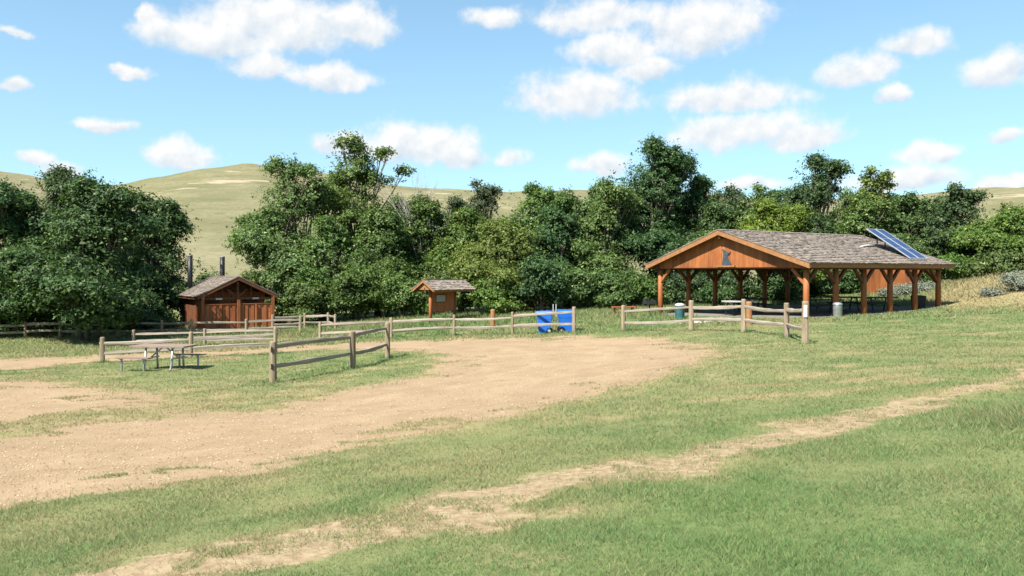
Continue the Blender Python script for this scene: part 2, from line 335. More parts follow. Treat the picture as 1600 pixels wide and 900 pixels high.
def zones(x, y):
    """bare-gravel, worn-track and dryness values of a spot on the ground"""
    k = np.clip(y / 25, 0.3, 1.0)
    gr = sdist(GRAVEL, x, y) + (fbm(x * 0.9, y * 0.9, 3) - 0.5) * 2.2 * k + (fbm(x * 4, y * 4, 9, 3) - 0.5) * 0.7
    we = sdist(WEEDS, x, y) + (fbm(x * 1.1, y * 1.1, 21) - 0.5) * 2.4
    gr = np.where(we > 0, np.minimum(gr, (fbm(x * 2.2, y * 2.2, 27, 3) - 0.52) * 1.6 - we * 0.05), gr)
    # a weedy crown along the inner edge of the loop and scattered tufts in the gravel
    tuft = fbm(x * 0.55 + 5, y * 1.5, 33, 4); gr = np.where((tuft > 0.66) & (gr < 1.3), -0.05, gr)
    tr = sdist(TRACK, x, y) - 0.16 + (fbm(x * 1.6, y * 1.6, 5) - 0.5) * 1.5 + (fbm(x * 6, y * 6, 15, 3) - 0.5) * 0.5
    dn = sdist(DRY, x, y)
    dry = 0.06 + 0.95 * (fbm(x * 0.22, y * 0.22, 40, 4) - 0.28) + 0.5 * (fbm(x * 1.3, y * 1.3, 44, 3) - 0.5)
    dry = dry + 0.5 * np.clip(1 - np.abs(gr) / 0.9, 0, 1) * (y > 12) + 0.3 * np.clip(1 - np.abs(tr) / 0.5, 0, 1) + np.clip(dn / 2.0 + 0.8, 0, 1) * 1.0
    dry = dry + 0.22 * np.clip(1 - np.hypot((x + 9) / 5, (y - 22) / 4), 0, 1) + 0.06 * ((x > 6) & (y > 19) & (y < 36))
    return gr, tr, np.clip(dry, 0, 1)

def ground_mat(far=False):
    m = bpy.data.materials.new('hillside' if far else 'park_ground'); m.use_nodes = True; t = NT(m.node_tree, ALB); t.n.clear()
    o = t.new('ShaderNodeOutputMaterial'); b = t.new('ShaderNodeBsdfPrincipled'); t.l.new(b.outputs[0], o.inputs[0])
    b.inputs['Roughness'].default_value = 0.95; b.inputs['Specular IOR Level'].default_value = 0.1
    pos = t.new('ShaderNodeNewGeometry').outputs['Position']
    if far:
        n1 = t.noise(pos, 0.03, 6, 0.6); n2 = t.noise(t.scalevec(pos, (0.35, 0.35, 3.2)), 0.11, 6, 0.65); n3 = t.noise(pos, 0.9, 4)
        c = t.mix(t.smooth(n1, 0.35, 0.65), (0.205, 0.200, 0.102), (0.300, 0.268, 0.158))
        c = t.mix(t.math('MULTIPLY', t.smooth(n2, 0.48, 0.62), 0.55), c, (0.165, 0.165, 0.075))
        c = t.mix(t.math('MULTIPLY', t.smooth(n3, 0.45, 0.7), 0.45), c, (0.13, 0.14, 0.06))
        n5 = t.noise(pos, 0.28, 5, 0.7); c = t.mix(t.math('MULTIPLY', t.smooth(n5, 0.54, 0.70), 0.65), c, (0.115, 0.13, 0.06))
        n6 = t.noise(pos, 2.6, 4, 0.75); c = t.mix(t.math('MULTIPLY', t.smooth(n6, 0.5, 0.75), 0.4), c, (0.36, 0.32, 0.18))
        at = t.new('ShaderNodeAttribute', attribute_name='crest').outputs['Fac']
        n4 = t.noise(t.scalevec(pos, (0.22, 0.22, 2.6)), 0.16, 5, 0.7)
        rock = t.math('MULTIPLY', t.smooth(n4, 0.56, 0.64), t.smooth(at, 0.66, 0.84))
        c = t.mix(rock, c, (0.46, 0.38, 0.26))
        t.l.new(c, b.inputs['Base Color'])
        bp = t.new('ShaderNodeBump'); bp.inputs['Strength'].default_value = 0.7; bp.inputs['Distance'].default_value = 1.0
        t.l.new(n2, bp.inputs['Height']); t.l.new(bp.outputs[0], b.inputs['Normal'])
        return m
    gr = t.new('ShaderNodeAttribute', attribute_name='gravel').outputs['Fac']
    tr = t.new('ShaderNodeAttribute', attribute_name='track').outputs['Fac']
    dr = t.new('ShaderNodeAttribute', attribute_name='dry').outputs['Fac']
    nf = t.noise(pos, 9, 5, 0.65); nm = t.noise(pos, 1.3, 5, 0.6); ng = t.noise(pos, 38, 4, 0.7); nb = t.noise(pos, 0.35, 4)
    turf = t.mix(t.smooth(nf, 0.3, 0.7), (0.130, 0.185, 0.062), (0.210, 0.265, 0.100))
    turf = t.mix(t.math('ADD', dr, t.math('MULTIPLY', t.math('SUBTRACT', nm, 0.5), 0.5), clamp=True), turf, (0.40, 0.335, 0.17))
    gcol = t.mix(t.smooth(nm, 0.3, 0.7), (0.350, 0.250, 0.150), (0.425, 0.312, 0.192))
    gcol = t.mix(t.math('MULTIPLY', t.smooth(ng, 0.42, 0.72), 0.6), gcol, (0.58, 0.435, 0.27))
    gcol = t.mix(t.math('MULTIPLY', t.smooth(ng, 0.5, 0.22), 0.6), gcol, (0.30, 0.20, 0.11))
    gcol = t.mix(t.math('MULTIPLY', t.smooth(nb, 0.45, 0.7), 0.35), gcol, (0.50, 0.36, 0.215))
    for dd in (1.3, 2.9):      # wheel lines packed paler by traffic
        band = t.smooth(t.math('ABSOLUTE', t.math('SUBTRACT', gr, dd)), 0.5, 0.1)
        gcol = t.mix(t.math('MULTIPLY', t.math('MULTIPLY', band, t.smooth(nb, 0.3, 0.6)), 0.38), gcol, (0.53, 0.395, 0.255))
    gcol = t.mix(t.math('MULTIPLY', t.smooth(t.noise(t.scalevec(pos, (0.5, 1.6, 1)), 0.9, 5, 0.65), 0.52, 0.68), 0.45), gcol, (0.33, 0.235, 0.14))
    dirt = t.mix(t.smooth(nf, 0.35, 0.65), (0.35, 0.255, 0.15), (0.51, 0.395, 0.245))
    dirt = t.mix(t.math('MULTIPLY', t.smooth(ng, 0.5, 0.25), 0.55), dirt, (0.20, 0.15, 0.085))
    e = t.math('MULTIPLY', t.math('SUBTRACT', nf, 0.5), 0.55)
    c = t.mix(t.smooth(t.math('ADD', tr, e), -0.10, 0.12), turf, dirt)
    c = t.mix(t.smooth(t.math('ADD', gr, t.math('MULTIPLY', e, 1.3)), -0.12, 0.14), c, gcol)
    t.l.new(c, b.inputs['Base Color'])
    bp = t.new('ShaderNodeBump'); bp.inputs['Strength'].default_value = 0.55; bp.inputs['Distance'].default_value = 0.03
    t.l.new(t.math('ADD', ng, nf), bp.inputs['Height']); t.l.new(bp.outputs[0], b.inputs['Normal'])
    return m
M['ground'] = ground_mat(); M['hill'] = ground_mat(True)

def build_ground():
    xs = np.concatenate([np.arange(-70, -32, 2.0), np.arange(-32, 32, 0.25), np.arange(32, 72.1, 2.0)])
    ys = np.concatenate([np.arange(-24, 2, 2.0), np.arange(2, 54, 0.25), np.arange(54, 96.1, 2.0)])
    X, Y = np.meshgrid(xs, ys); nx, ny = len(xs), len(ys)
    gr, tr, dry = zones(X.ravel(), Y.ravel())
    Z = G(X, Y).ravel() + (fbm(X.ravel() * 0.8, Y.ravel() * 0.8, 60, 3) - 0.5) * 0.10
    Z = np.where(gr > 0, Z - 0.02 * np.clip(gr, 0, 1), Z)
    V = np.stack([X.ravel(), Y.ravel(), Z], 1)
    i = (np.arange(ny - 1)[:, None] * nx + np.arange(nx - 1)[None, :]).ravel()
    Fq = np.stack([i, i + 1, i + nx + 1, i + nx], 1)
    big_g = sdist(GRAVEL, X.ravel(), Y.ravel()); big_t = sdist(TRACK, X.ravel(), Y.ravel())
    cg = big_g[Fq].mean(1); ct = big_t[Fq].mean(1)
    cls = np.where(cg > 0, 1, np.where(ct > 0, 2, 0))
    for c, nm in ((0, 'ground'), (1, 'gravel_road'), (2, 'dirt_track')):
        fs = Fq[cls == c]; u, inv = np.unique(fs.ravel(), return_inverse=True)
        o = link(nm, np_mesh(nm, V[u], inv, 4, M['ground'], {'gravel': gr[u], 'track': tr[u], 'dry': dry[u]}, True))
        tag(o, {'ground': 'mown park lawn with dry yellow patches sloping down to the left', 'gravel_road': 'tan gravel loop road running past the rail fences', 'dirt_track': 'worn strip of bare dirt crossing the foreground lawn'}[nm], {'ground': 'ground', 'gravel_road': 'road', 'dirt_track': 'path'}[nm], kind='structure')
build_ground()

# grassy badland hills all round, beyond the trees
CREST = [(-180, .10), (-120, .11), (-80, .105), (-50, .112), (-40, .110), (-33.7, .111), (-29, .104), (-26.6, .105), (-22.6, .1255), (-18.7, .138), (-16, .1335), (-13, .126), (-9, .113), (-4.8, .1085), (0, .108), (4.8, .109), (10, .106), (18, .095), (25, .090), (29, .094), (31, .098), (33.7, .096), (40, .10), (60, .105), (90, .10), (130, .09), (180, .10)]
def build_hills():
    na = 540; rs = np.concatenate([np.linspace(62, 330, 60), np.linspace(345, 900, 14), [1500, 3000]])
    A = np.radians(np.linspace(-180, 180, na + 1)[:-1]); ca = np.radians([c[0] for c in CREST]); cv = [c[1] for c in CREST]
    T = np.interp(A, ca, cv)
    R, AA = np.meshgrid(rs, A, indexing='ij'); X = R * np.sin(AA); Y = R * np.cos(AA)
    rc = 310 + 30 * np.sin(AA * 3)
    t = np.clip((R - 95) / (rc - 95), 0, 1); prof = t ** 1.25 * (1 - 0.12 * np.sin(t * math.pi))
    top = T[None, :] * rc
    base = np.where(R < 95, np.nan, -1.0)
    Zg = G(np.clip(X, -70, 70), np.clip(Y, -24, 95)) - 0.35
    hill = np.where(R > rc, top - (R - rc) * 0.035, top * prof)
    hill = hill + (fbm(X * 0.02, Y * 0.02, 80, 5) - 0.5) * 7 * t * (1 - 0.75 * t ** 6) + (fbm(X * 0.09, Y * 0.09, 83, 4) - 0.5) * 2.2 * t
    Z = Zg * (1 - np.clip(t * 4, 0, 1)) + hill + 1.65 * t
    V = np.stack([X.ravel(), Y.ravel(), Z.ravel()], 1); nr = len(rs)
    i, j = np.meshgrid(np.arange(nr - 1), np.arange(na), indexing='ij'); j2 = (j + 1) % na
    L = np.stack([i * na + j, i * na + j2, (i + 1) * na + j2, (i + 1) * na + j], -1).reshape(-1)
    L = L.reshape(-1, 4)[:, ::-1].ravel()
    crest = np.clip(Z / np.maximum(top * np.ones_like(Z), 1), 0, 1.2).ravel()
    tag(link('hills', np_mesh('hills', V, L, 4, M['hill'], {'crest': crest}, True)), 'bare grassy hills with pale rock bands beyond the trees', 'hill', kind='structure')
build_hills()

# ------------------------------------------------------------------ split-rail fences
def post_mesh(h, r=0.085, flat=0.75):
    mb = MB(); n = 9; ph = random.random() * 6
    rr = [r * random.uniform(0.86, 1.12) for _ in range(n)]
    lev = [(-0.25, 1.03), (0.0, 1.04), (h * 0.45, 1.0), (h - 0.03, 0.97), (h, 0.78)]
    lean = (random.uniform(-.012, .012), random.uniform(-.012, .012)); vs = []
    for z, k in lev:
        for i in range(n):
            t = 2 * math.pi * i / n + ph; q = rr[i] * k * random.uniform(0.97, 1.03)
            vs.append((math.cos(t) * q + lean[0] * z, math.sin(t) * q * (0.85 + 0.15 * flat) + lean[1] * z, z + (random.uniform(-.008, .008) if z > .3 else 0)))
    fs = [(j * n + i, j * n + (i + 1) % n, (j + 1) * n + (i + 1) % n, (j + 1) * n + i) for j in range(len(lev) - 1) for i in range(n)]
    fs.append(tuple((len(lev) - 1) * n + i for i in range(n)))
    return mb.add(vs, fs).mesh('post', M['post'])
FENCE_POSTS = []
def rail_mesh(L, r=0.062):
    mb = MB(); ns = 10; n = 8; vs = []; ph = .39 + random.uniform(-.12, .12)
    rr = [r * random.uniform(0.72, 1.2) for _ in range(n)]; b1, b2 = random.uniform(-.08, .08), random.uniform(-.06, .04)
    for s in range(ns + 1):
        u = s / ns; x = -0.10 + u * (L + 0.20); tap = 0.62 + 0.38 * min(1, min(u, 1 - u) * 7); bow = math.sin(u * math.pi)
        kn = (1 + random.uniform(-.16, .16)) * (1.12 - .24 * u)
        for i in range(n):
            t = 2 * math.pi * i / n + ph; q = rr[i] * tap * kn * random.uniform(.94, 1.06)
            vs.append((x, math.copysign(abs(math.cos(t)) ** .55, math.cos(t)) * q * .58 + b1 * bow, math.copysign(abs(math.sin(t)) ** .7, math.sin(t)) * q * 1.12 + b2 * bow))
    fs = [(j * n + i, j * n + (i + 1) % n, (j + 1) * n + (i + 1) % n, (j + 1) * n + i) for j in range(ns) for i in range(n)]
    fs += [tuple(range(n - 1, -1, -1)), tuple(ns * n + i for i in range(n))]
    return mb.add(vs, fs).mesh('rail', M['rail'])

def fence(label, pts, heights, rails=(0.42, 0.86), skip=(), r=0.085, mortise_first=False, group=None):
    x0, y0 = pts[0]; z0 = g(x0, y0)
    f = empty('split_rail_fence', (x0, y0, z0), 0, label, 'fence')
    zs = [g(x, y) for x, y in pts]; FENCE_POSTS.extend(pts)
    for (x, y), z, h in zip(pts, zs, heights):
        o = link('post', post_mesh(h, r), f, (x - x0, y - y0, z - z0), (0, 0, random.random() * 6))
    for i in range(len(pts) - 1):
        a = Vector((pts[i][0] - x0, pts[i][1] - y0, zs[i] - z0)); b = Vector((pts[i + 1][0] - x0, pts[i + 1][1] - y0, zs[i + 1] - z0))
        for k, fr in enumerate(rails):
            if (i, k) in skip: continue
            p = a + Vector((0, 0, heights[i] * fr + random.uniform(-.03, .03))); q = b + Vector((0, 0, heights[i + 1] * fr + random.uniform(-.03, .03)))
            d = q - p
            link('rail', rail_mesh(d.length), f, p, (0, -math.atan2(d.z, math.hypot(d.x, d.y)), math.atan2(d.y, d.x)))
    if mortise_first:
        for fr in (0.40, 0.80):
            MB().box(-0.028, 0.028, -0.006, 0.006, -0.075, 0.075).obj('mortise_shade', M['mortise_shade'], f, loc=(-0.005, -r * 0.99 - 0.006, heights[0] * fr), rot=(0, 0, 0.12))  # solid dark plate standing for the shade in the slot
    return f
fence('short dark-sided rail fence on the lawn island beside the gravel loop', [(-6.84, 22.0), (-5.15, 24.8), (-4.46, 27.5)], [1.20, 1.22, 1.27], r=0.10, mortise_first=True)
fence('sunlit rail fence standing just behind the lawn picnic table', [(-15.47, 29.0), (-12.34, 29.5), (-9.25, 30.0)], [0.98, 1.02, 1.03], (0.36, 0.74), r=0.085)
fence('low two-rail fence across the side road in front of the restroom', [(-19.7, 40.0), (-16.0, 40.0), (-12.33, 40.0)], [0.88, 0.90, 0.93], (0.30, 0.74))
fence('shaded rail fence running under the left trees to the restroom boards', [(-31.9, 42.6), (-29.74, 43), (-27.55, 43.5), (-25.9, 44), (-22.81, 44.6), (-20.66, 45.3), (-19.03, 45.5), (-15.91, 46.0), (-12.96, 47.0)], [1.0] * 6 + [1.05, 1.02, 1.05], (0.40, 0.80))
fence('grey corral-like rail fence right of the restroom against the bushes', [(-15.2, 48.8), (-13.37, 49.5), (-11.72, 49.0), (-10.81, 47.0)], [1.05, 1.05, 1.05, 1.05], (0.42, 0.82))
fence('long two-rail fence in front of the kiosk ending at the blue carts', [(-10.5, 42.0), (-6.38, 40.5), (-3.03, 40.0), (0.03, 38.0), (2.87, 35.5)], [1.0, 1.08, 1.07, 1.12, 1.26], (0.36, 0.78))
fd = fence('curving rail fence between the gravel loop and the picnic shelter', [(4.93, 34.0), (7.35, 31.5), (8.9, 29.5), (9.65, 27.0), (9.35, 24.5)], [1.19, 1.26, 1.28, 1.20, 1.36], (0.36, 0.78), r=0.098)
z = g(9.35, 24.5) - g(4.93, 34)
MB().box(-0.055, 0.055, -0.006, 0.006, -0.19, 0.19).obj('marker_plate', M['white'], fd, loc=(4.42 - 0.03, -9.5 - 0.108, z + 1.05), rot=(0, 0, -0.25))

def bollard(label, x, y, h):
    mb = MB(); mb.tube([(0, 0, -0.2), (0, 0, 0), (0, 0, h - 0.03), (0, 0, h)], [0.135, 0.135, 0.132, 0.115], 12)
    o = empty('log_bollard', (x, y, g(x, y)), 0, label, 'bollard', 'orange log bollards')
    mb.obj('log', M['fascia'], o); 
    MB().tube([(0, 0, h + 0.002), (0, 0, h + 0.012)], [0.112, 0.10], 12).obj('top_face', M['post'], o)
bollard('short orange log bollard behind the long fence near the blue carts', -1.08, 43.3, 0.95)
bollard('short orange log bollard in front of the pale shelter table', 10.48, 33.97, 1.0)

# ------------------------------------------------------------------ picnic shelter
SH_ANG = math.radians(32.0)
SX, SY = 14.14, 36.92; SZ = -0.51
CA, SA = math.cos(SH_ANG), math.sin(SH_ANG)
def sh_world(u, v): return SX + CA * u - SA * v, SY + SA * u + CA * v
SL, SW, OV, OE = 11.45, 10.1, 0.55, 0.58          # post lines, gable and eave overhang
RZ, EZ = 4.44, 2.64                               # ridge and eave height (top of deck)
PITCH = (RZ - EZ) / (SW / 2 + OE)
def roof_z(v): return RZ - abs(v - SW / 2) * PITCH
shel = empty('picnic_shelter', (SX, SY, SZ), SH_ANG, 'open-sided orange timber picnic shelter with a shake gable roof', 'shelter')
def slab_floor():
    us = np.linspace(-0.35, SL + 0.35, 14); vs = np.linspace(-0.35, SW + 0.35, 12)
    mb = MB(); n = len(vs); pts = []
    for u in us:
        for v in vs:
            x, y = sh_world(u, v); pts.append((u, v, g(x, y) - SZ + 0.05))
    N = len(pts); low = [(a, b, c - 0.35) for a, b, c in pts]
    fs = [(i * n + j, (i + 1) * n + j, (i + 1) * n + j + 1, i * n + j + 1) for i in range(len(us) - 1) for j in range(n - 1)]
    m = len(us)
    ring = [(i, 0) for i in range(m)] + [(m - 1, j) for j in range(1, n)] + [(i, n - 1) for i in range(m - 2, -1, -1)] + [(0, j) for j in range(n - 2, 0, -1)]
    idx = [i * n + j for i, j in ring]
    for a, b in zip(idx, idx[1:] + idx[:1]): fs.append((a, a + N, b + N, b))
    mb.add(pts + low, fs); mb.obj('floor_slab', M['concrete'], shel)
slab_floor()
NP = 6; US = [SL * i / (NP - 1) for i in range(NP)]
def spost(u, v):
    x, y = sh_world(u, v); zb = g(x, y) - SZ - 0.15
    mb = MB(); mb.tube([(0, 0, zb), (0, 0, zb + 1.2), (0, 0, 2.36)], [0.155, 0.145, 0.135], 12, jit=0.03)
    mb.obj('post', M['stain'], shel, True, (u, v, 0))
for u in US:
    for v in (0, SW): spost(u, v)
for v in (0, SW):
    MB().box(-0.25, SL + 0.25, v - 0.11, v + 0.11, 2.36, 2.62 + 0.0).obj('plate_beam', M['stain_dark_shade'], shel)
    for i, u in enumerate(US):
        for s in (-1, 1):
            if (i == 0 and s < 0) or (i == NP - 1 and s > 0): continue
            MB().beam((u + s * 0.06, v, 1.66), (u + s * 0.80, v, 2.40), 0.13, 0.15).obj('brace', M['stain_dark_shade'], shel)  # row braces take the darker stain, with the roof's shade in it
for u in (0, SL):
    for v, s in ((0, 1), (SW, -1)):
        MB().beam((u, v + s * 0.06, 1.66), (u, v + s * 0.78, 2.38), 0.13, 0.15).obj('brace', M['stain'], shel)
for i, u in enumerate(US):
    if 0 < i < NP - 1: MB().box(u - 0.09, u + 0.09, 0.112, SW - 0.112, 2.40, 2.60).obj('tie_beam', M['stain_dark_shade'], shel)
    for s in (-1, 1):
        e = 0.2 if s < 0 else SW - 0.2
        MB().beam((u, e, roof_z(e) - 0.17), (u, SW / 2 + s * 0.05, RZ - 0.19), 0.12, 0.18).obj('rafter', M['stain_dark_shade'], shel)
MB().box(-OV + 0.05, SL + OV - 0.05, SW / 2 - 0.07, SW / 2 + 0.07, RZ - 0.42, RZ - 0.09).obj('ridge_beam', M['stain_dark_shade'], shel)
# roof: deck, fascia, shakes
roof = empty('roof'); roof.parent = shel
def roof_slope(s):
    c = SW / 2; e = c + s * (SW / 2 + OE); u0, u1 = -OV, SL + OV
    mb = MB(); th = 0.06
    mb.hexa([(u0, e, EZ - th), (u1, e, EZ - th), (u1, c, RZ - th), (u0, c, RZ - th), (u0, e, EZ), (u1, e, EZ), (u1, c, RZ), (u0, c, RZ)])
    mb.obj('roof_deck', M['stain_dark_shade'], roof)
    MB().box(u0 - 0.002, u1 + 0.002, min(e, e + s * 0.045), max(e, e + s * 0.045), EZ - 0.21, EZ + 0.012).obj('eave_fascia', M['fascia'], roof)
    for u, q in ((u0, -1), (u1, 1)):
        a = u; b = u + q * 0.05; hh = 0.27
        MB().hexa([(min(a, b), e + s * .045, EZ - hh + .02), (max(a, b), e + s * .045, EZ - hh + .02), (max(a, b), c, RZ - hh + .035), (min(a, b), c, RZ - hh + .035),
                   (min(a, b), e + s * .045, EZ + .012), (max(a, b), e + s * .045, EZ + .012), (max(a, b), c, RZ + .022), (min(a, b), c, RZ + .022)]).obj('rake_fascia', M['fascia'], roof)
    return shakes(u0 - 0.07, u1 + 0.07, c, e + s * 0.09, RZ + 0.012, EZ - 0.013, 0.29, 0.17)
def shakes(u0, u1, vtop, vbot, ztop, zbot, course, width, ):
    """individual split shakes laid in courses from eave to ridge"""
    mb = MB(); L = math.hypot(vbot - vtop, zbot - ztop); n = int(L / course)
    dv, dz = (vtop - vbot) / L, (ztop - zbot) / L; nv, nz = -dz, dv
    if nz < 0: nv, nz = -nv, -nz
    for i in range(n):
        a = i * L / n; x = u0 - random.uniform(0, width)
        while x < u1:
            wd = width * random.uniform(0.6, 1.4); p, q = max(x, u0), min(x + wd - 0.008, u1)
            x += wd
            if q - p < 0.02: continue
            s0 = a - random.uniform(0, 0.035) - 0.01; s1 = min(a + course * 1.9, L); t = random.uniform(0.045, 0.08)
            def P(u, s, h): return (u, vbot + dv * s + nv * h, zbot + dz * s + nz * h)
            t1 = 0.012
            mb.hexa([P(p, s0, 0.012), P(q, s0, 0.012), P(q, s1, 0.002), P(p, s1, 0.002), P(p, s0, 0.012 + t), P(q, s0, 0.012 + t), P(q, s1, t1), P(p, s1, t1)])
    return mb
for s in (-1, 1):
    tag(roof_slope(s).obj('shakes', M['shake'], roof), kind='stuff')
cap = MB(); x = -OV - 0.06
while x < SL + OV:
    for s in (-1, 1): cap.hexa([(x, SW / 2, RZ + .055), (x + .3, SW / 2, RZ + .045), (x + .3, SW / 2 + s * .16, RZ - .005), (x, SW / 2 + s * .16, RZ + .005), (x, SW / 2, RZ + .085), (x + .3, SW / 2, RZ + .075), (x + .3, SW / 2 + s * .16, RZ + .03), (x, SW / 2 + s * .16, RZ + .04)])
    x += 0.26
cap.obj('ridge_cap', M['shake'], roof)
# gable boards
for u, side in ((0.0, -1), (SL, 1)):
    nb = 33; bw = (SW + 0.1) / nb
    for i in range(nb):
        a = -0.05 + i * bw + 0.006; b = a + bw - 0.012; off = random.uniform(0, 0.008)
        za, zb = roof_z(a) - 0.09, roof_z(b) - 0.09; zl = 2.47
        if max(za, zb) < zl + 0.05: continue
        x0, x1 = (u - 0.16 - off, u - 0.125) if side < 0 else (u + 0.125, u + 0.16 + off)
        MB().hexa([(x0, a, zl), (x1, a, zl), (x1, b, zl), (x0, b, zl), (x0, a, za), (x1, a, za), (x1, b, zb), (x0, b, zb)]).obj('gable_board', M['stain'], shel)
    MB().box(u - 0.12, u + 0.12, 0.113, SW - 0.113, 2.42, 2.62).obj('tie_beam', M['stain'], shel)
c = SW / 2 - 0.22
MB().box(-0.30, -0.172, c - 0.62, c + 0.62, 2.49, 2.58).obj('emblem_ledge', M['fascia'], shel)
em = [(0.30, 0.0), (-0.36, 0.0), (-0.33, 0.10), (-0.20, 0.22), (-0.12, 0.40), (-0.10, 0.52), (-0.24, 0.60), (-0.30, 0.70), (-0.22, 0.66), (-0.08, 0.68), (0.02, 0.74), (0.14, 0.80), (0.32, 0.88), (0.24, 0.78), (0.20, 0.60), (0.21, 0.42), (0.26, 0.22)]
MB().prism(em, lambda a, b: (-0.215, c + a, 2.60 + b), lambda a, b: (-0.178, c + a, 2.60 + b)).obj('emblem', M['emblem'], shel)

# solar array on the shelter roof
def solar():
    u0, u1 = 8.92, 10.6; v0, z0 = 0.1, EZ + PITCH * (0.1 + OE) + 0.10; v1, z1 = 2.72, EZ + PITCH * (0.1 + OE) + 0.10 + 1.74
    L = math.hypot(v1 - v0, z1 - z0); ang = math.atan2(z1 - z0, v1 - v0)
    x, y = sh_world(u0, v0)
    root = empty('solar_array', (x, y, SZ + z0), SH_ANG, 'tilted blue solar panels with pale frames on the shelter roof', 'solar panel')
    R = (ang, 0, 0); W = (u1 - u0)
    for k in range(2):
        a = k * W / 2 + 0.01; b = (k + 1) * W / 2 - 0.01
        fr = MB(); t = 0.045
        fr.box(a, a + t, 0, L, -0.02, 0.03); fr.box(b - t, b, 0, L, -0.02, 0.03)
        fr.box(a + t, b - t, 0, t, -0.02, 0.028); fr.box(a + t, b - t, L - t, L, -0.02, 0.028)
        f = fr.obj('panel_frame', M['alu'], root, rot=R)
        for j in range(3):
            p = t + j * (L - 2 * t) / 3; q = t + (j + 1) * (L - 2 * t) / 3
            MB().box(a + t, b - t, p + 0.004, q - 0.004, 0.0, 0.018).obj('solar_module', M['solar'], f)
            if j: MB().box(a + t, b - t, p - 0.012, p + 0.012, 0.019, 0.024).obj('divider', M['alu'], f)
    for u in (0.45, W - 0.45):
        for s in (0.35, 0.85):
            vv = s * (v1 - v0); zt = s * (z1 - z0) - 0.03; zr = vv * PITCH - 0.09
            MB().beam((u, vv, zr), (u, vv, zt), 0.05, 0.05).obj('strut', M['darkmetal'], root)
        MB().beam((u, 0.03, -0.075), (u, 2.75, -0.075 + 2.72 * PITCH), 0.05, 0.04).obj('roof_rail', M['alu'], root)
    cd = MB(); cd.tube([(-1.3, 2.1, 2.1 * PITCH + 0.0), (-0.9, 2.2, 2.2 * PITCH + 0.03), (-0.3, 2.3, 2.3 * PITCH + .05), (0.3, 2.3, 2.3 * PITCH + 0.05)], [0.05] * 4, 8)
    cd.obj('conduit', M['white'], root, True)
solar()

# ------------------------------------------------------------------ picnic tables
def table_frame_mb(mb, x, hy):
    mb.tube([(x, -hy, 0.0), (x, -hy * .45, 0.66), (x, hy * .45, 0.66), (x, hy, 0.0)], [0.028] * 4, 8)
def park_table(label, x, y, rz, topmat, framemat, top_l=1.85, group=None, lift=0.0):
    root = empty('picnic_table', (x, y, g(x, y) + lift), rz, label, 'picnic table', group)
    n = 5
    for i in range(n):
        yy = (i - (n - 1) / 2) * 0.15
        MB().box(-top_l / 2, top_l / 2, yy - 0.069, yy + 0.069, 0.715, 0.785).obj('top_plank', topmat, root)
    for s in (-1, 1):
        for k in range(2):
            yy = s * (0.60 + k * 0.14)
            MB().box(-top_l / 2, top_l / 2, yy - 0.064, yy + 0.064, 0.42, 0.475).obj('seat_plank', topmat, root)
    for xs in (-top_l * .32, top_l * .32):
        fr = MB()
        fr.tube([(xs, -0.55, 0), (xs, -0.30, 0.70)], [0.042] * 2, 8); fr.tube([(xs, 0.55, 0), (xs, 0.30, 0.70)], [0.042] * 2, 8)
        fr.beam((xs, -0.82, 0.40), (xs, 0.82, 0.40), 0.045, 0.04); fr.beam((xs, -0.38, 0.695), (xs, 0.38, 0.695), 0.045, 0.04)
        fr.obj('leg_frame', framemat, root)
        MB().beam((xs * 0.94, 0, 0.41), (xs * 0.25, 0, 0.70), 0.03, 0.03).obj('brace', framemat, root)
    return root
def lawn_table():
    x, y = -11.42, 25.47
    root = empty('picnic_table', (x, y, g(x, y)), math.radians(-8), 'wooden picnic table with pale metal legs alone on the lawn island', 'picnic table')
    for i in range(6):
        yy = (i - 2.5) * 0.142
        MB().box(-1.08, 0.82, yy - 0.068, yy + 0.068, 0.775, 0.82).obj('top_plank', M['tabletop'], root)
    for (x0, x1, s) in ((-1.30, -0.18, -1), (-0.12, 0.90, 1)):
        for k in range(2):
            yy = s * (0.62 + 0.14 * k)
            MB().box(x0, x1, yy - 0.066, yy + 0.066, 0.435, 0.472).obj('seat_plank', M['tabletop'], root)
        for xx in (x0 + 0.12, x1 - 0.22):
            MB().tube([(xx, s * .69, 0), (xx, s * .69, 0.40)], [0.033] * 2, 8).obj('seat_leg', M['galv'], root)
            MB().beam((xx, s * 0.55, 0.418), (xx, s * 0.83, 0.418), 0.05, 0.03).obj('seat_bracket', M['galv'], root)
    for xx in (-0.58, 0.36):
        for s in (-1, 1):
            MB().tube([(xx - 0.08, s * 0.42, 0.0), (xx - 0.02, s * 0.38, 0.06), (xx, s * 0.33, 0.30), (xx, s * 0.30, 0.752)], [0.034] * 4, 8).obj('leg', M['galv'], root, True)
        MB().beam((xx, -0.34, 0.755), (xx, 0.34, 0.755), 0.05, 0.036).obj('top_bracket', M['galv'], root)
        MB().beam((xx, -0.42, 0.40), (xx, 0.42, 0.40), 0.05, 0.04).obj('cross_bar', M['galv'], root)
        q = 0.42 if xx < 0 else -0.42
        MB().beam((xx, 0, 0.42), (xx + q, 0, 0.76), 0.04, 0.04).obj('brace', M['galv'], root)
lawn_table()
def st(label, u, v, rz, tm): 
    x, y = sh_world(u, v); park_table(label, x, y, SH_ANG + rz, tm, M['darkmetal'], lift=0.06)
st('picnic table with a sunlit-pale top under the shelter gable near the orange bollard', 1.3, 5.2, -0.45, M['sunlit_top'])
st('dark picnic table in the shelter beside the grey trash can', 4.4, 2.2, -0.5, M['darkmetal'])  # this and the next three: shelter shade put into the dark tops
st('dark picnic table in the shelter nearest the red shed', 8.9, 4.1, -0.5, M['darkmetal'])
st('dark picnic table at the eave side of the shelter below the solar panels', 8.2, 1.5, -0.5, M['darkmetal'])
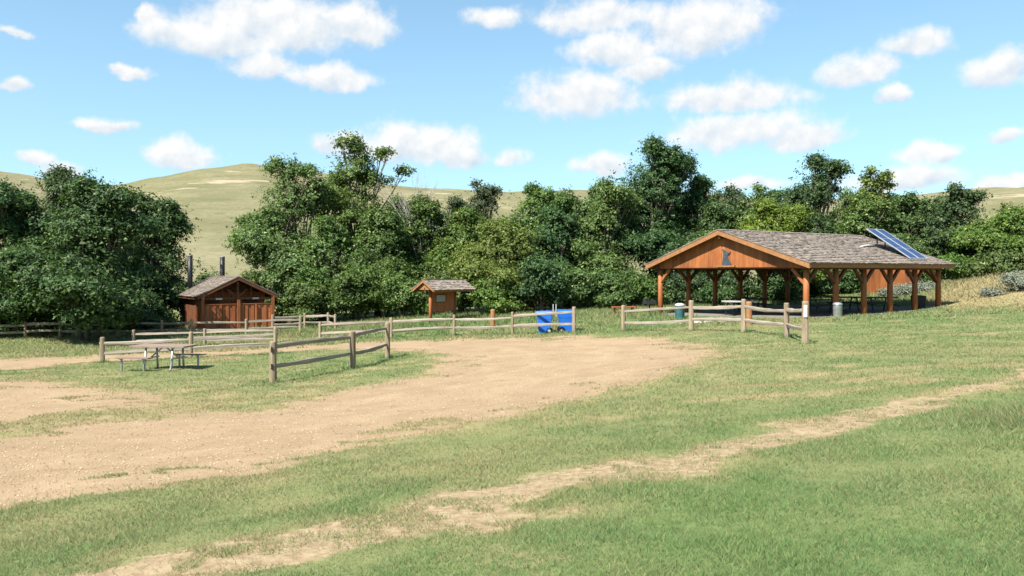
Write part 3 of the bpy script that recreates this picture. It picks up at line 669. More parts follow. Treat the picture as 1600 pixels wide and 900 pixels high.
st('dark picnic table deep in the shelter against the bushes', 5.0, 7.6, -0.5, M['darkmetal'])

# ------------------------------------------------------------------ bins and carts
def can(name, label, cat, x, y, r, h, mat, lidmat, lift=0.0, dome=False):
    root = empty(name, (x, y, g(x, y) + lift), 0, label, cat)
    MB().tube([(0, 0, 0), (0, 0, .04), (0, 0, h * .33), (0, 0, h * .35), (0, 0, h * .66), (0, 0, h * .68), (0, 0, h - .03), (0, 0, h)], [r * .95, r, r, r * 1.035, r, r * 1.035, r, r * 1.04], 20).obj('body', mat, root, True)
    MB().tube([(0, 0, h + .002), (0, 0, h + .06), (0, 0, h + .12), (0, 0, h + .15)], [r * 1.07, r * 1.07, r * .85, r * .4], 20).obj('lid', lidmat, root, True)
can('trash_barrel', 'teal barrel with a pale lid behind the curving fence', 'trash can', 9.0, 41.2, 0.25, 0.70, M['teal'], M['lid'])
can('trash_can', 'grey metal trash can beside a shelter post on the eave side', 'trash can', 15.75, 37.15, 0.21, 0.60, M['galv'], M['galv'], 0.0)
def dark_bin():
    x, y = sh_world(10.45, 0.55); root = empty('trash_bin', (x, y, g(x, y) + 0.07), SH_ANG - 0.5, 'black box-shaped trash bin at the far end of the shelter', 'trash bin')
    MB().hexa([(-.24, -.22, 0), (.24, -.22, 0), (.24, .22, 0), (-.24, .22, 0), (-.29, -.27, .62), (.29, -.27, .62), (.29, .27, .62), (-.29, .27, .62)]).obj('body', M['black'], root)
    MB().hexa([(-.31, -.29, .622), (.31, -.29, .622), (.31, .29, .622), (-.31, .29, .622), (-.27, -.25, .69), (.27, -.25, .69), (.27, .25, .72), (-.27, .25, .72)]).obj('lid', M['black'], root)
dark_bin()
def cart(label, x, y, flip, rz):
    """wheeled recycling cart; local -x is the lid front, +x the wheel side (mirrored by flip)"""
    root = empty('recycling_cart', (x, y, g(x, y)), rz, label, 'recycling cart', 'blue recycling carts')
    s = -1 if flip else 1
    def B(c): return [(s * a, b, d) for a, b, d in c] if s > 0 else [(s * a, b, d) for a, b, d in (c[1], c[0], c[3], c[2], c[5], c[4], c[7], c[6])]
    mb = MB()
    mb.hexa(B([(-.27, -.27, .05), (.25, -.27, .05), (.25, .27, .05), (-.27, .27, .05), (-.335, -.325, .72), (.33, -.325, .72), (.33, .325, .72), (-.335, .325, .72)]))
    mb.hexa(B([(-.345, -.335, .721), (.34, -.335, .721), (.34, .335, .721), (-.345, .335, .721), (-.365, -.35, 1.0), (.36, -.35, 1.0), (.36, .35, 1.0), (-.365, .35, 1.0)]))
    mb.obj('body', M['blue'], root)
    MB().hexa(B([(-.375, -.36, .985), (.365, -.36, .985), (.365, .36, .985), (-.375, .36, .985), (-.38, -.365, 1.0), (.37, -.365, 1.0), (.37, .365, 1.0), (-.38, .365, 1.0)])).obj('rim', M['blue'], root)
    mb = MB(); mb.hexa(B([(-.43, -.37, 1.002), (.38, -.37, 1.002), (.38, .37, 1.002), (-.43, .37, 1.002), (-.40, -.33, 1.075), (.36, -.33, 1.10), (.36, .33, 1.10), (-.40, .33, 1.075)]))
    mb.obj('lid', M['blue'], root)
    MB().tube([(s * .42, -.27, 1.03), (s * .42, .27, 1.03)], [.02] * 2, 8).obj('handle', M['blue'], root)
    hb = MB()
    for yy in (-.25, .25): hb.beam((s * .33, yy, 1.0), (s * .43, yy, 1.03), .05, .05)
    hb.obj('handle_bracket', M['blue'], root)
    for yy in (-.305, .305):
        wv = MB(); wv.tube([(s * .24, yy - .035, .14), (s * .24, yy + .035, .14)], [.14] * 2, 18); wh = wv.obj('wheel', M['black'], root)
        sg = -1 if yy < 0 else 1
        MB().tube([(s * .24, yy + sg * .036, .14), (s * .24, yy + sg * .046, .14)], [.075, .06], 14).obj('hub', M['hub'], wh)
    MB().box(-.28, .28, -.334, -.328, .50, .53).obj('body_rib', M['blue'], root)
cart('blue wheeled recycling cart with its lid front towards the kiosk', 1.58, 37.25, False, -0.10)
cart('blue wheeled recycling cart standing beside the fence end post', 2.60, 37.05, True, 0.10)
sp = empty('pipe_sign_post', (2.08, 37.55, g(2.08, 37.55)), 0, 'pair of pale steel uprights standing between the blue carts', 'post')
for dx in (-0.07, 0.07):
    MB().beam((dx, 0, -0.1), (dx, 0, 1.38), 0.05, 0.03).obj('upright', M['white'], sp)
MB().beam((-0.1, 0.03, 0.9), (0.1, 0.03, 0.9), 0.02, 0.04).obj('cross_strap', M['galv'], sp)

# ------------------------------------------------------------------ kiosk
def kiosk():
    ph = math.radians(45); x, y = -4.95, 46.6; z = g(x, y)
    r = empty('information_kiosk', (x, y, z), ph, 'small roofed wooden notice kiosk with an orange gable in front of bushes', 'kiosk')
    for u in (0, 1.95):
        MB().tube([(0, 0, -.2), (0, 0, 1.0), (0, 0, 2.02)], [.105, .10, .095], 12, jit=.03).obj('post', M['stain'], r, True, (u, 0, 0))
    MB().box(0.103, 1.847, -0.03, 0.03, 0.75, 1.93).obj('notice_board', M['stain_red'], r)
    MB().box(0.38, 1.18, -0.055, -0.0335, 1.28, 1.78).obj('notice_frame', M['stain_dark_shade'], r)
    MB().box(0.43, 1.13, -0.062, -0.057, 1.33, 1.73).obj('notice_sheet', M['paper'], r)
    rz_, ez, half, u0, u1 = 2.64, 2.08, 1.0, -0.55, 2.65
    MB().box(u0 + 0.1, u1 - 0.1, -0.06, 0.06, 2.021, 2.20).obj('beam', M['stain_dark_shade'], r)
    for s in (-1, 1):
        e = s * half; th = .05
        MB().hexa([(u0, e, ez - th), (u1, e, ez - th), (u1, 0, rz_ - th), (u0, 0, rz_ - th), (u0, e, ez), (u1, e, ez), (u1, 0, rz_), (u0, 0, rz_)]).obj('roof_deck', M['stain_dark_shade'], r)
        MB().hexa([(u0 - .04, e, ez - .13), (u0 - .001, e, ez - .13), (u0 - .001, 0, rz_ - .13), (u0 - .04, 0, rz_ - .13), (u0 - .04, e, ez + .01), (u0 - .001, e, ez + .01), (u0 - .001, 0, rz_ + .01), (u0 - .04, 0, rz_ + .01)]).obj('rake_fascia', M['fascia'], r)
        MB().box(u0, u1, min(e, e + s * .035), max(e, e + s * .035), ez - .12, ez + .005).obj('eave_fascia', M['fascia'], r)
        tag(shakes(u0 - .06, u1 + .05, 0, e + s * .08, rz_ + .012, ez - .035, .2, .18).obj('shakes', M['shake'], r), kind='stuff')
    for u in (u0 + .10, u1 - .13):
        MB().hexa([(u, -.62, 2.07), (u + .03, -.62, 2.07), (u + .03, .62, 2.07), (u, .62, 2.07), (u, -.02, 2.53), (u + .03, -.02, 2.53), (u + .03, .02, 2.53), (u, .02, 2.53)]).obj('gable_panel', M['fascia'], r)
    MB().box(u0 - .05, u1 + .04, -.08, .08, rz_ + .03, rz_ + .07).obj('ridge_cap', M['shake'], r)
kiosk()

# ------------------------------------------------------------------ restroom
def restroom():
    ang = math.radians(35); x, y = -19.55, 48.3; z = g(x, y) - 0.02
    # local x runs along the front (to the right), local y goes back
    r = empty('restroom', (x, y, z), ang, 'red-brown board restroom with a shake gable roof and two black vent pipes', 'restroom')
    Wd, Dp = 4.4, 6.0; ez, rz_, ov, go = 2.28, 3.50, 0.32, 0.40; c = Wd / 2
    # screen wall of vertical boards in front
    n = 22; bw = Wd / n
    for i in range(n):
        pr = 0.03 if i % 2 else 0.0
        MB().box(i * bw + .008, (i + 1) * bw - .008, -0.32 - pr, -0.288 - pr, -0.1, 1.74 + random.uniform(-.008, .008)).obj('screen_board', M['stain_red'], r)
    MB().box(0, Wd, -0.37, -0.27, 1.752, 1.80).obj('screen_cap', M['stain'], r)
    for xx in (0.0, c, Wd):
        MB().box(xx - .085, xx + .085, -0.45, -0.371, -0.15, 2.22 if xx != c else 2.05).obj('post', M['stain'], r)
    for xx in (c / 2, c * 1.5):
        MB().box(xx - .05, xx + .05, -0.42, -0.371, -0.15, 1.75).obj('batten', M['stain_red'], r)
    # building body set back behind the screen
    for i in range(20):
        a = i * Wd / 20
        MB().box(a + .006, a + Wd / 20 - .006, 1.35, 1.39, -.1, 2.5).obj('wall_board', M['stain_red'], r)
    for sx in (0.0, Wd):  # side boards use the darker stain to paint in the trees' shade
        m = 14; b0 = 1.40; bl = (Dp - b0) / m
        for i in range(m):
            MB().box(sx - .02, sx + .02, b0 + i * bl + .006, b0 + (i + 1) * bl - .006, -.1, 2.3).obj('wall_board', M['stain_dark_shade'], r)
    MB().box(0.021, Wd - 0.021, Dp - .04, Dp, -.1, 2.3).obj('back_wall', M['stain_dark_shade'], r)
    for xx in (1.0, Wd - 1.0):
        d = MB().box(xx - .45, xx + .45, 1.30, 1.345, 0, 2.0).obj('door', M['stain_dark_shade'], r)
        MB().box(xx + .33, xx + .37, 1.24, 1.298, .95, 1.1).obj('handle', M['galv'], d)
    for yy in (1.395, Dp + .005):  # dark infill, the shade inside the gable is in its colour
        MB().hexa([(.03, yy, 2.24), (.03, yy + .03, 2.24), (Wd - .03, yy + .03, 2.24), (Wd - .03, yy, 2.24), (c - .02, yy, rz_ - .08), (c - .02, yy + .03, rz_ - .08), (c + .02, yy + .03, rz_ - .08), (c + .02, yy, rz_ - .08)]).obj('gable_wall', M['stain_dark_shade'], r)
    # side entry frame
    MB().box(-.06, .06, 1.28, 1.38, -.1, 2.2).obj('entry_post', M['stain'], r); MB().box(-.05, .05, -.27, 1.27, 2.0, 2.12).obj('entry_lintel', M['stain'], r)
    # roof and gable truss; the gable's shade is put into their dark stain
    y0, y1 = -go, Dp + .3
    for s in (-1, 1):
        e = c + s * (c + ov); th = .06
        MB().hexa([(e, y0, ez - th), (e, y1, ez - th), (c, y1, rz_ - th), (c, y0, rz_ - th), (e, y0, ez), (e, y1, ez), (c, y1, rz_), (c, y0, rz_)]).obj('roof_deck', M['stain_dark_shade'], r)
        MB().hexa([(e, y0 - .045, ez - .2), (e, y0 - .001, ez - .2), (c, y0 - .001, rz_ - .2), (c, y0 - .045, rz_ - .2), (e, y0 - .045, ez + .01), (e, y0 - .001, ez + .01), (c, y0 - .001, rz_ + .01), (c, y0 - .045, rz_ + .01)]).obj('rake_fascia', M['stain_dark_shade'], r)
        MB().box(min(e, e + s * .04), max(e, e + s * .04), y0, y1, ez - .18, ez + .005).obj('eave_fascia', M['stain_dark_shade'], r)
        sk = shakes(y0 - .06, y1 + .05, c, e + s * .09, rz_ + .012, ez - .035, .17, .18)
        sk.v = [(b, a, d) for a, b, d in sk.v]
        tag(sk.obj('shakes', M['shake'], r), kind='stuff')
        MB().box(c + s * .9 - .03, c + s * .9 + .03, -.02, .04, 2.10, 2.95).obj('truss_web', M['stain_dark_shade'], r)
        MB().beam((c + s * .05, -.05, 2.2), (c + s * .62, -.05, 2.72), .08, .10).obj('truss_brace', M['stain_dark_shade'], r)
        MB().box(c + s * 1.15 - .2, c + s * 1.15 + .2, -.145, -.125, 2.06, 2.17).obj('door_sign', M['white'], r)
    MB().box(-.1, Wd + .1, -.12, -.03, 2.06, 2.2).obj('tie_beam', M['stain_dark_shade'], r)
    MB().box(c - .07, c + .07, -.2, -.125, 2.05, 3.2).obj('king_post', M['stain_dark_shade'], r)
    MB().box(c - .09, c + .09, y0 - .05, y1 + .04, rz_ + .03, rz_ + .07).obj('ridge_cap', M['shake'], r)
    for (px, py, h) in ((c - 1.75, Dp - .9, 4.95), (c + .75, Dp + .5, 4.9)):
        p = MB().tube([(px, py, -0.1 if py > Dp else 2.2), (px, py, 3.4), (px, py, h)], [.17] * 3, 16).obj('vent_pipe', M['pipe'], r, True)
        MB().tube([(px, py, h + .002), (px, py, h + .06)], [.178, .165], 16).obj('pipe_cap', M['cap'], p)
restroom()

# ------------------------------------------------------------------ red shed behind the shelter
def shed():
    x, y = 25.9, 54.0; z = g(x, y); r = empty('red_shed', (x, y, z), 0.05, 'plain red-orange board shed on the slope behind the shelter', 'shed')
    n = 14; w_ = 2.8 / n
    for i in range(n):
        MB().box(i * w_ + .004, (i + 1) * w_ - .004, random.uniform(-.006, 0), .03, -.5, 2.25).obj('wall_board', M['stain'], r)
    MB().box(0, .03, .031, 2.4, -.5, 2.25).obj('side_wall', M['stain'], r); MB().box(2.77, 2.8, .031, 2.4, -.5, 2.25).obj('side_wall', M['stain'], r)
    MB().box(.031, 2.769, 2.37, 2.4, -.5, 2.25).obj('back_wall', M['stain'], r)
    MB().hexa([(-.15, -.25, 2.24), (2.95, -.25, 2.24), (2.95, 2.6, 2.52), (-.15, 2.6, 2.52), (-.15, -.25, 2.32), (2.95, -.25, 2.32), (2.95, 2.6, 2.60), (-.15, 2.6, 2.60)]).obj('roof', M['shake'], r)
    MB().box(1.75, 2.45, -.22, -.01, 1.72, 1.84).obj('door_hood', M['stain_dark_shade'], r)
    MB().box(1.02, 1.10, -.035, -.008, -.4, .75).obj('corner_trim', M['post'], r)
shed()

# pedestal grill and stump bench by the bushes
def grill():
    x, y = 8.35, 46.6; r = empty('pedestal_grill', (x, y, g(x, y)), 0.3, 'dark pedestal grill standing by the bushes left of the shelter', 'grill')
    MB().tube([(0, 0, -.2), (0, 0, .62)], [.05] * 2, 10).obj('pedestal', M['darkmetal'], r)
    b = MB(); b.box(-.34, .34, -.25, -.23, .62, .84); b.box(-.34, .34, .23, .25, .62, .84); b.box(-.34, -.32, -.229, .229, .62, .84); b.box(.32, .34, -.229, .229, .62, .84); b.box(-.319, .319, -.229, .229, .621, .64)
    b.obj('fire_box', M['darkmetal'], r)
    gr = MB()
    for k in range(9): gr.beam((-.3 + k * .075, -.22, .79), (-.3 + k * .075, .22, .79), .014, .014)
    gr.obj('grate', M['galv'], r)
    x, y = 6.75, 46.4; r = empty('plank_bench', (x, y, g(x, y)), 0.2, 'low red-brown plank bench by the bushes near the grill', 'bench')
    MB().box(-.75, .75, -.16, .16, .48, .54).obj('seat', M['stain_red'], r)
    for u in (-.55, .55): MB().box(u - .05, u + .05, -.13, .13, -.1, .478).obj('leg', M['stain_dark_shade'], r)
grill()

def rock(label, x, y, s):
    mb = MB(); n = 8; vs = []; lev = [(-.25, .9), (.1, 1.0), (.38, .8), (.5, .4)]
    for zz, k in lev:
        for i in range(n):
            t = 2 * math.pi * i / n; q = k * random.uniform(.8, 1.15); vs.append((math.cos(t) * q * s, math.sin(t) * q * s * .75, zz * s))
    fs = [(j * n + i, j * n + (i + 1) % n, (j + 1) * n + (i + 1) % n, (j + 1) * n + i) for j in range(3) for i in range(n)] + [tuple(3 * n + i for i in range(n))]
    o = mb.add(vs, fs).obj('rock', M['rock'], None, loc=(x, y, g(x, y)), rot=(0, 0, random.random() * 6)); tag(o, label, 'rock', 'pale rocks at the shelter edge')
for k in range(9):
    rock('pale limestone rock lying in the grass at the shelter floor edge', 7.9 + k * 0.34 + random.uniform(-.1, .1), 37.6 + random.uniform(-.4, .4) - k * .12, random.uniform(.12, .26))

# ------------------------------------------------------------------ trees
def leaf_mesh(name, C, Nn, S, mat):
    n = len(C); r = rng.normal(size=(n, 3)); t = np.cross(Nn, r); t /= np.linalg.norm(t, axis=1, keepdims=True) + 1e-9
    b = np.cross(Nn, t); a = S[:, None]
    V = np.stack([C - t * a * .50 + b * a * .42, C - t * a * .42 - b * a * .46, C + t * a * .78], 1).reshape(-1, 3)
    return np_mesh(name, V, np.arange(3 * n), 3, mat)

def crown_points(lobes, dens, leaf, inner=0.15):
    """leaf clusters over the upper and outer skin of every lobe, some inside, some on stray twigs"""
    Cs, Ns, Ss = [], [], []
    for (cx, cy, cz, rx, ry, rz_) in lobes:
        area = 4 * math.pi * ((rx * ry) ** .8 + (rx * rz_) ** .8 + (ry * rz_) ** .8) / 3
        k = max(8, int(area * dens / 14))
        d = rng.normal(size=(k, 3)); d /= np.linalg.norm(d, axis=1, keepdims=True)
        d[:, 2] = np.where((d[:, 2] < -.1) & (rng.random(k) < .78), -d[:, 2], d[:, 2])
        u = rng.random(k)
        rad = np.where(u < inner, rng.uniform(.2, .7, k), np.where(u > .83, rng.uniform(1.1, 1.65, k), rng.uniform(.75, 1.08, k)))
        cc = d * rad[:, None] * np.array([rx, ry, rz_]) + np.array([cx, cy, cz])
        m = np.where(u > .83, rng.integers(4, 10, k), rng.integers(9, 20, k)); idx = np.repeat(np.arange(k), m); N = len(idx)
        sp = (np.where(u > .83, rng.uniform(.07, .16, k), rng.uniform(.10, .24, k)))[idx]
        p = cc[idx] + rng.normal(size=(N, 3)) * sp[:, None] * np.array([1, 1, .75])
        nn = d[idx] * 1.0 + rng.normal(size=(N, 3)) * .55 + np.array([0, 0, .4]); nn /= np.linalg.norm(nn, axis=1, keepdims=True)
        Cs.append(p); Ns.append(nn); Ss.append(leaf * rng.uniform(.6, 1.35, N))
    return np.concatenate(Cs), np.concatenate(Ns), np.concatenate(Ss)

def make_lobes(R, z0, z1, nl, topw=.35, lean=0.0):
    """boughs of uneven size spread through a rounded crown, with a few leaders at the top"""
    H = z1 - z0; L = []; squash = random.uniform(.85, 1.0)
    bul = [(random.uniform(0, 6.28), random.uniform(.7, 1.2)) for _ in range(5)]
    def env(t, a):
        e = R * max(.05, 1 - abs((t - .45) / .62) ** 2.5) ** .6
        e *= 1 - (1 - topw) * max(0, t - .5) / .5 * .6
        k = 1.0
        for b, q in bul: k += (q - .93) * max(0, math.cos(a - b + t * 2)) ** 2
        return e * k
    nl = int(nl * min(1.7, max(1.0, H / (2.1 * R))))
    for i in range(nl):
        t = ((i * .618 + random.uniform(-.08, .08)) % 1.0) * .96; a = i * 2.399 + random.uniform(-.6, .6)
        lr = R * random.choice((.14, .18, .22, .26, .32)) * random.uniform(.9, 1.1) * (1.0 if t < .65 else .85)
        d = max(0, env(t, a) - lr * .75) * math.sqrt(random.uniform(.35, 1.0))
        L.append((math.cos(a) * d + lean * t * R, math.sin(a) * d * squash, z0 + lr * .4 + t * (H - lr * 1.25), lr * random.uniform(.9, 1.35), lr * random.uniform(.9, 1.35), lr * random.uniform(.65, .95)))
    for i in range(3):
        lr = R * random.uniform(.13, .20); a = random.uniform(0, 6.28); d = R * random.uniform(.0, .30) * topw
        L.append((math.cos(a) * d + lean * R, math.sin(a) * d, z1 - lr - random.uniform(0, .12) * H * (i > 0), lr, lr, lr * 1.2))
    L.append((0, .1 * R, z0 + .30 * H, .54 * R, .54 * R, .26 * H)); L.append((lean * R * .5, .1 * R, z0 + .62 * H, .48 * R, .48 * R, .24 * H))
    return L

def wood(lobes, h0, r0, stems=1, zg=0.0, mat=None):
    mb = MB()
    top = max(l[2] for l in lobes)
    for s in range(stems):
        a = s * 6.28 / stems + .4; sp = 0.0 if stems == 1 else .9
        base = Vector((math.cos(a) * .18 * (stems > 1), math.sin(a) * .18 * (stems > 1), zg - .3))
        fork = Vector((math.cos(a) * sp * 1.0 + random.uniform(-.15, .15), math.sin(a) * sp * .8, zg + h0))
        mid = (base + fork) / 2 + Vector((random.uniform(-.12, .12), random.uniform(-.1, .1), 0))
        rr = r0 * (1 if stems == 1 else .72)
        mb.tube([base, mid, fork], [rr * 1.15, rr * .9, rr * .75], 8, jit=.06)
        for k, l in enumerate(lobes):
            if k % stems != s: continue
            c = Vector(l[:3])
            if c.z < fork.z: continue
            m1 = fork.lerp(c, .45) + Vector((random.uniform(-.3, .3), random.uniform(-.3, .3), .25))
            mb.tube([fork - Vector((0, 0, .1)), m1, c], [rr * .45, rr * .28, rr * .09], 6, cap=False)
            for j in range(2):
                e = c + Vector((random.uniform(-1, 1) * l[3], random.uniform(-1, 1) * l[4], random.uniform(0, .9) * l[5]))
                mb.tube([m1.lerp(c, .6), e], [rr * .14, rr * .04], 5, cap=False)
    return mb

LNAME = {0: 'deep green', 1: 'mid green', 2: 'bright yellow-green', 3: 'pale grey-green'}
def tree(label, x, y, ztop, zbot, R, m, nl=26, stems=1, dens=128, leaf=.145, h0=None, lobes=None, sq=.8, topw=.35, group='trees along the wooded draw', trunk_r=None, base=None):
    z = g(x, y); root = empty('tree', (x, y, z), 0, label, 'tree', group)
    z0 = max(zbot - z, .5); z1 = ztop - z
    lb = lobes(z0, z1) if lobes else make_lobes(R, z0, z1, nl, topw=topw)
    C, Nn, S = crown_points(lb, dens, leaf)
    keep = C[:, 2] > .15; C, Nn, S = C[keep], Nn[keep], S[keep]
    link('crown', leaf_mesh('crown', C, Nn, S, M['leaf%d' % m]), root)
    mb = wood(lb, h0 or max(1.2, z0 + .25 * (z1 - z0)), trunk_r or .05 * R + .09, stems)
    mb.obj('trunk', M['bark'], root, True)
    return root

TREES = [
 ('broad deep green tree at the far left behind the shaded fence', -30.6, 45.0, 6.9, -2.0, 4.09, 0, dict(nl=28, stems=2, topw=0.81)),
 ('tallest of the left trees, deep green with a ragged twin top', -28.3, 48.0, 8.2, -1.8, 3.89, 0, dict(nl=28, topw=0.77)),
 ('broad deep green tree with several leaning trunks left of the restroom', -23.4, 42.4, 6.8, -1.6, 4.20, 0, dict(nl=31, stems=4, trunk_r=.17, h0=2.0, topw=0.81)),
 ('rounded deep green tree leaning over the restroom roof', -24.9, 53.2, 7.0, -0.4, 4.09, 0, dict(nl=28, topw=0.81)),
 ('large full mid green tree right of the restroom', -16.7, 57.0, 10.1, -0.87, 3.95, 1, dict(nl=35, stems=2, topw=0.85)),
 ('tallest open-crowned tree rising above the draw behind the kiosk', -12.4, 61.0, 12.4, 3.6, 3.84, 1, dict(nl=28, dens=89, h0=4.6, topw=0.93)),
 ('bushy mid green tree at the foot of the tall open-crowned tree', -13.6, 55.5, 5.64, -1.24, 3.30, 1, dict(topw=0.81)),
 ('bushy mid green tree between the tall open tree and the dead snag', -9.97, 57.0, 6.3, -1.34, 3.42, 1, dict(topw=0.81)),
 ('mid green tree round the foot of the dead snag', -7.2, 59.5, 7.6, -0.96, 3.00, 1, dict(topw=0.81)),
 ('pale grey-green tree showing above the bushes left of the shelter', -2.55, 68.0, 9.9, 3.0, 2.76, 3, dict(nl=17, dens=80, topw=0.81)),
 ('bright green spreading tree right of the kiosk', -0.6, 53.5, 5.3, -1.13, 4.08, 2, dict(nl=28, leaf=.13, topw=0.88)),
 ('rounded mid green tree behind the bright green tree', 1.58, 63.0, 8.9, 0.44, 3.40, 1, dict(topw=0.81)),
 ('mid green tree behind the blue recycling carts', 4.25, 60.0, 8.0, -1.0, 3.48, 1, dict(topw=0.81)),
 ('biggest deep green tree towering behind the shelter gable', 11.1, 60.5, 12.2, -0.6, 4.92, 0, dict(nl=42, topw=0.82)),
 ('mid green tree leaning against the biggest shelter tree', 6.89, 57.5, 8.5, -1.34, 3.00, 1, dict(topw=0.88)),
 ('deep green shoulder tree right of the biggest shelter tree', 15.0, 63.0, 10.4, 1.0, 2.64, 0, dict(nl=21, topw=0.88)),
 ('small pale grey-green tree beyond the shelter roof ridge', 18.98, 67.0, 9.3, 1.48, 2.40, 3, dict(nl=15, dens=74, topw=0.81)),
 ('rounded mid green tree beyond the shelter roof', 21.12, 65.5, 9.1, 1.49, 3.36, 1, dict(topw=0.81)),
 ('bright yellow-green low tree right behind the shelter ridge', 19.0, 57.0, 6.9, 0.8, 4.20, 2, dict(nl=28, topw=0.91)),
 ('tall deep green spire tree behind the middle of the shelter roof', 24.6, 62.0, 11.2, 0.9, 3.24, 0, dict(nl=28, topw=0.81)),
 ('tall yellow-green tree behind the solar panels', 29.9, 64.0, 10.4, 0.96, 2.40, 2, dict(nl=21, topw=0.85)),
 ('mid green tree behind the far end of the shelter', 32.0, 61.5, 7.9, 0.48, 3.72, 1, dict(topw=0.81)),
 ('deep green tree on the right slope beside the dry grass', 34.4, 59.0, 8.4, 1.0, 2.88, 0, dict(topw=0.79)),
 ('fresh green bushy tree at the top of the dry grass slope', 36.2, 56.0, 6.4, 1.5, 3.72, 1, dict(topw=0.81)),
 ('mid green tree at the right end of the wooded draw', 42.0, 60.0, 7.8, 1.5, 4.20, 1, dict(topw=0.81)),
 ('mid green rounded tree right of the dead snag', -3.9, 58.5, 6.6, -0.8, 3.0, 1, dict(topw=0.88)),
 ('deep green tree filling the draw between the bright tree and the shelter tree', 3.0, 56.5, 6.4, -1.0, 2.9, 0, dict(topw=0.88)),
 ('mid green tree beyond the draw left of the biggest shelter tree', 7.2, 65.0, 9.4, 0.0, 3.2, 1, dict(topw=0.88)),
 ('mid green tree between the spire tree and the yellow-green tree', 27.6, 60.5, 7.6, 0.5, 2.9, 1, dict(topw=0.88)),
 ('deep green tree low behind the shelter gable end', 15.6, 58.8, 7.0, -0.5, 3.0, 0, dict(topw=0.88)),
 ('mid green tree on the hill side of the draw left of the dead snag', -10.05, 67.0, 8.41, 1.0, 3.20, 1, dict(nl=20, dens=80, topw=.95)),
 ('pale grey-green tree far behind the dead snag', -5.44, 68.7, 8.35, 1.0, 3.20, 3, dict(nl=20, dens=80, topw=.95)),
 ('mid green tree far behind the blue carts', 3.99, 70.4, 8.92, 1.0, 3.20, 1, dict(nl=20, dens=80, topw=.95)),
 ('mid green tree far behind the grill', 7.66, 68.1, 8.74, 1.0, 3.20, 1, dict(nl=20, dens=80, topw=.95)),
 ('deep green tree far behind the left end of the shelter ridge', 18.50, 69.8, 9.04, 1.0, 3.20, 0, dict(nl=20, dens=80, topw=.95)),
 ('mid green tree far behind the shelter ridge beside the spire tree', 24.53, 67.5, 8.79, 1.0, 3.20, 1, dict(nl=20, dens=80, topw=.95)),
 ('mid green tree far behind the shelter between spire and yellow-green tree', 30.10, 69.2, 8.97, 1.0, 3.20, 1, dict(nl=20, dens=80, topw=.95)),
 ('deep green tree far behind the solar panels', 35.57, 70.9, 8.86, 1.0, 3.20, 0, dict(nl=20, dens=80, topw=.95)),
 ('mid green tree far beyond the right end of the shelter roof', 38.30, 68.6, 8.45, 1.0, 3.20, 1, dict(nl=20, dens=80, topw=.95)),
]
for (lb, x, y, zt, zb, R, m, kw) in TREES: tree(lb, x, y, zt, zb, R, m, **kw)

def snag():
    x, y = -6.6, 58.8; z = g(x, y); r = empty('dead_tree', (x, y, z), 0, 'bare grey dead snag sticking up out of the bushes above the kiosk', 'tree')
    mb = MB()
    def grow(p, d, L, rad, lev):
        q = p + d * L; m = p + d * L * .5 + Vector((random.uniform(-.1, .1), random.uniform(-.1, .1), 0)) * L * .5
        mb.tube([p, m, q], [rad, rad * .8, rad * .55], 6 if lev < 2 else 4, cap=False)
        if lev >= 5: return
        for k in range(3 if lev < 3 else 2):
            a = random.uniform(0, 6.28); sp = random.uniform(.2, .5)
            nd = (d + Vector((math.cos(a) * sp, math.sin(a) * sp * .7, random.uniform(-.1, .25)))).normalized()
            grow(m.lerp(q, random.uniform(.1, 1)), nd, L * random.uniform(.55, .8), rad * random.uniform(.45, .6), lev + 1)
    grow(Vector((0, 0, -.3)), Vector((-.05, 0, 1)).normalized(), 4.7, .13, 0)
    grow(Vector((1.4, .2, 3.6)), Vector((.2, 0, 1)).normalized(), 2.4, .06, 3)
    mb.obj('trunk', M['deadwood'], r, True)
    lb = [(-1.1, 0, 7.2, .5, .5, .6), (1.2, 0.3, 6.2, .7, .6, .6), (.3, .4, 6.8, .5, .5, .5)]
    C, Nn, S = crown_points(lb, 60, .15); link('crown', leaf_mesh('crown', C, Nn, S, M['leaf3']), r)
snag()

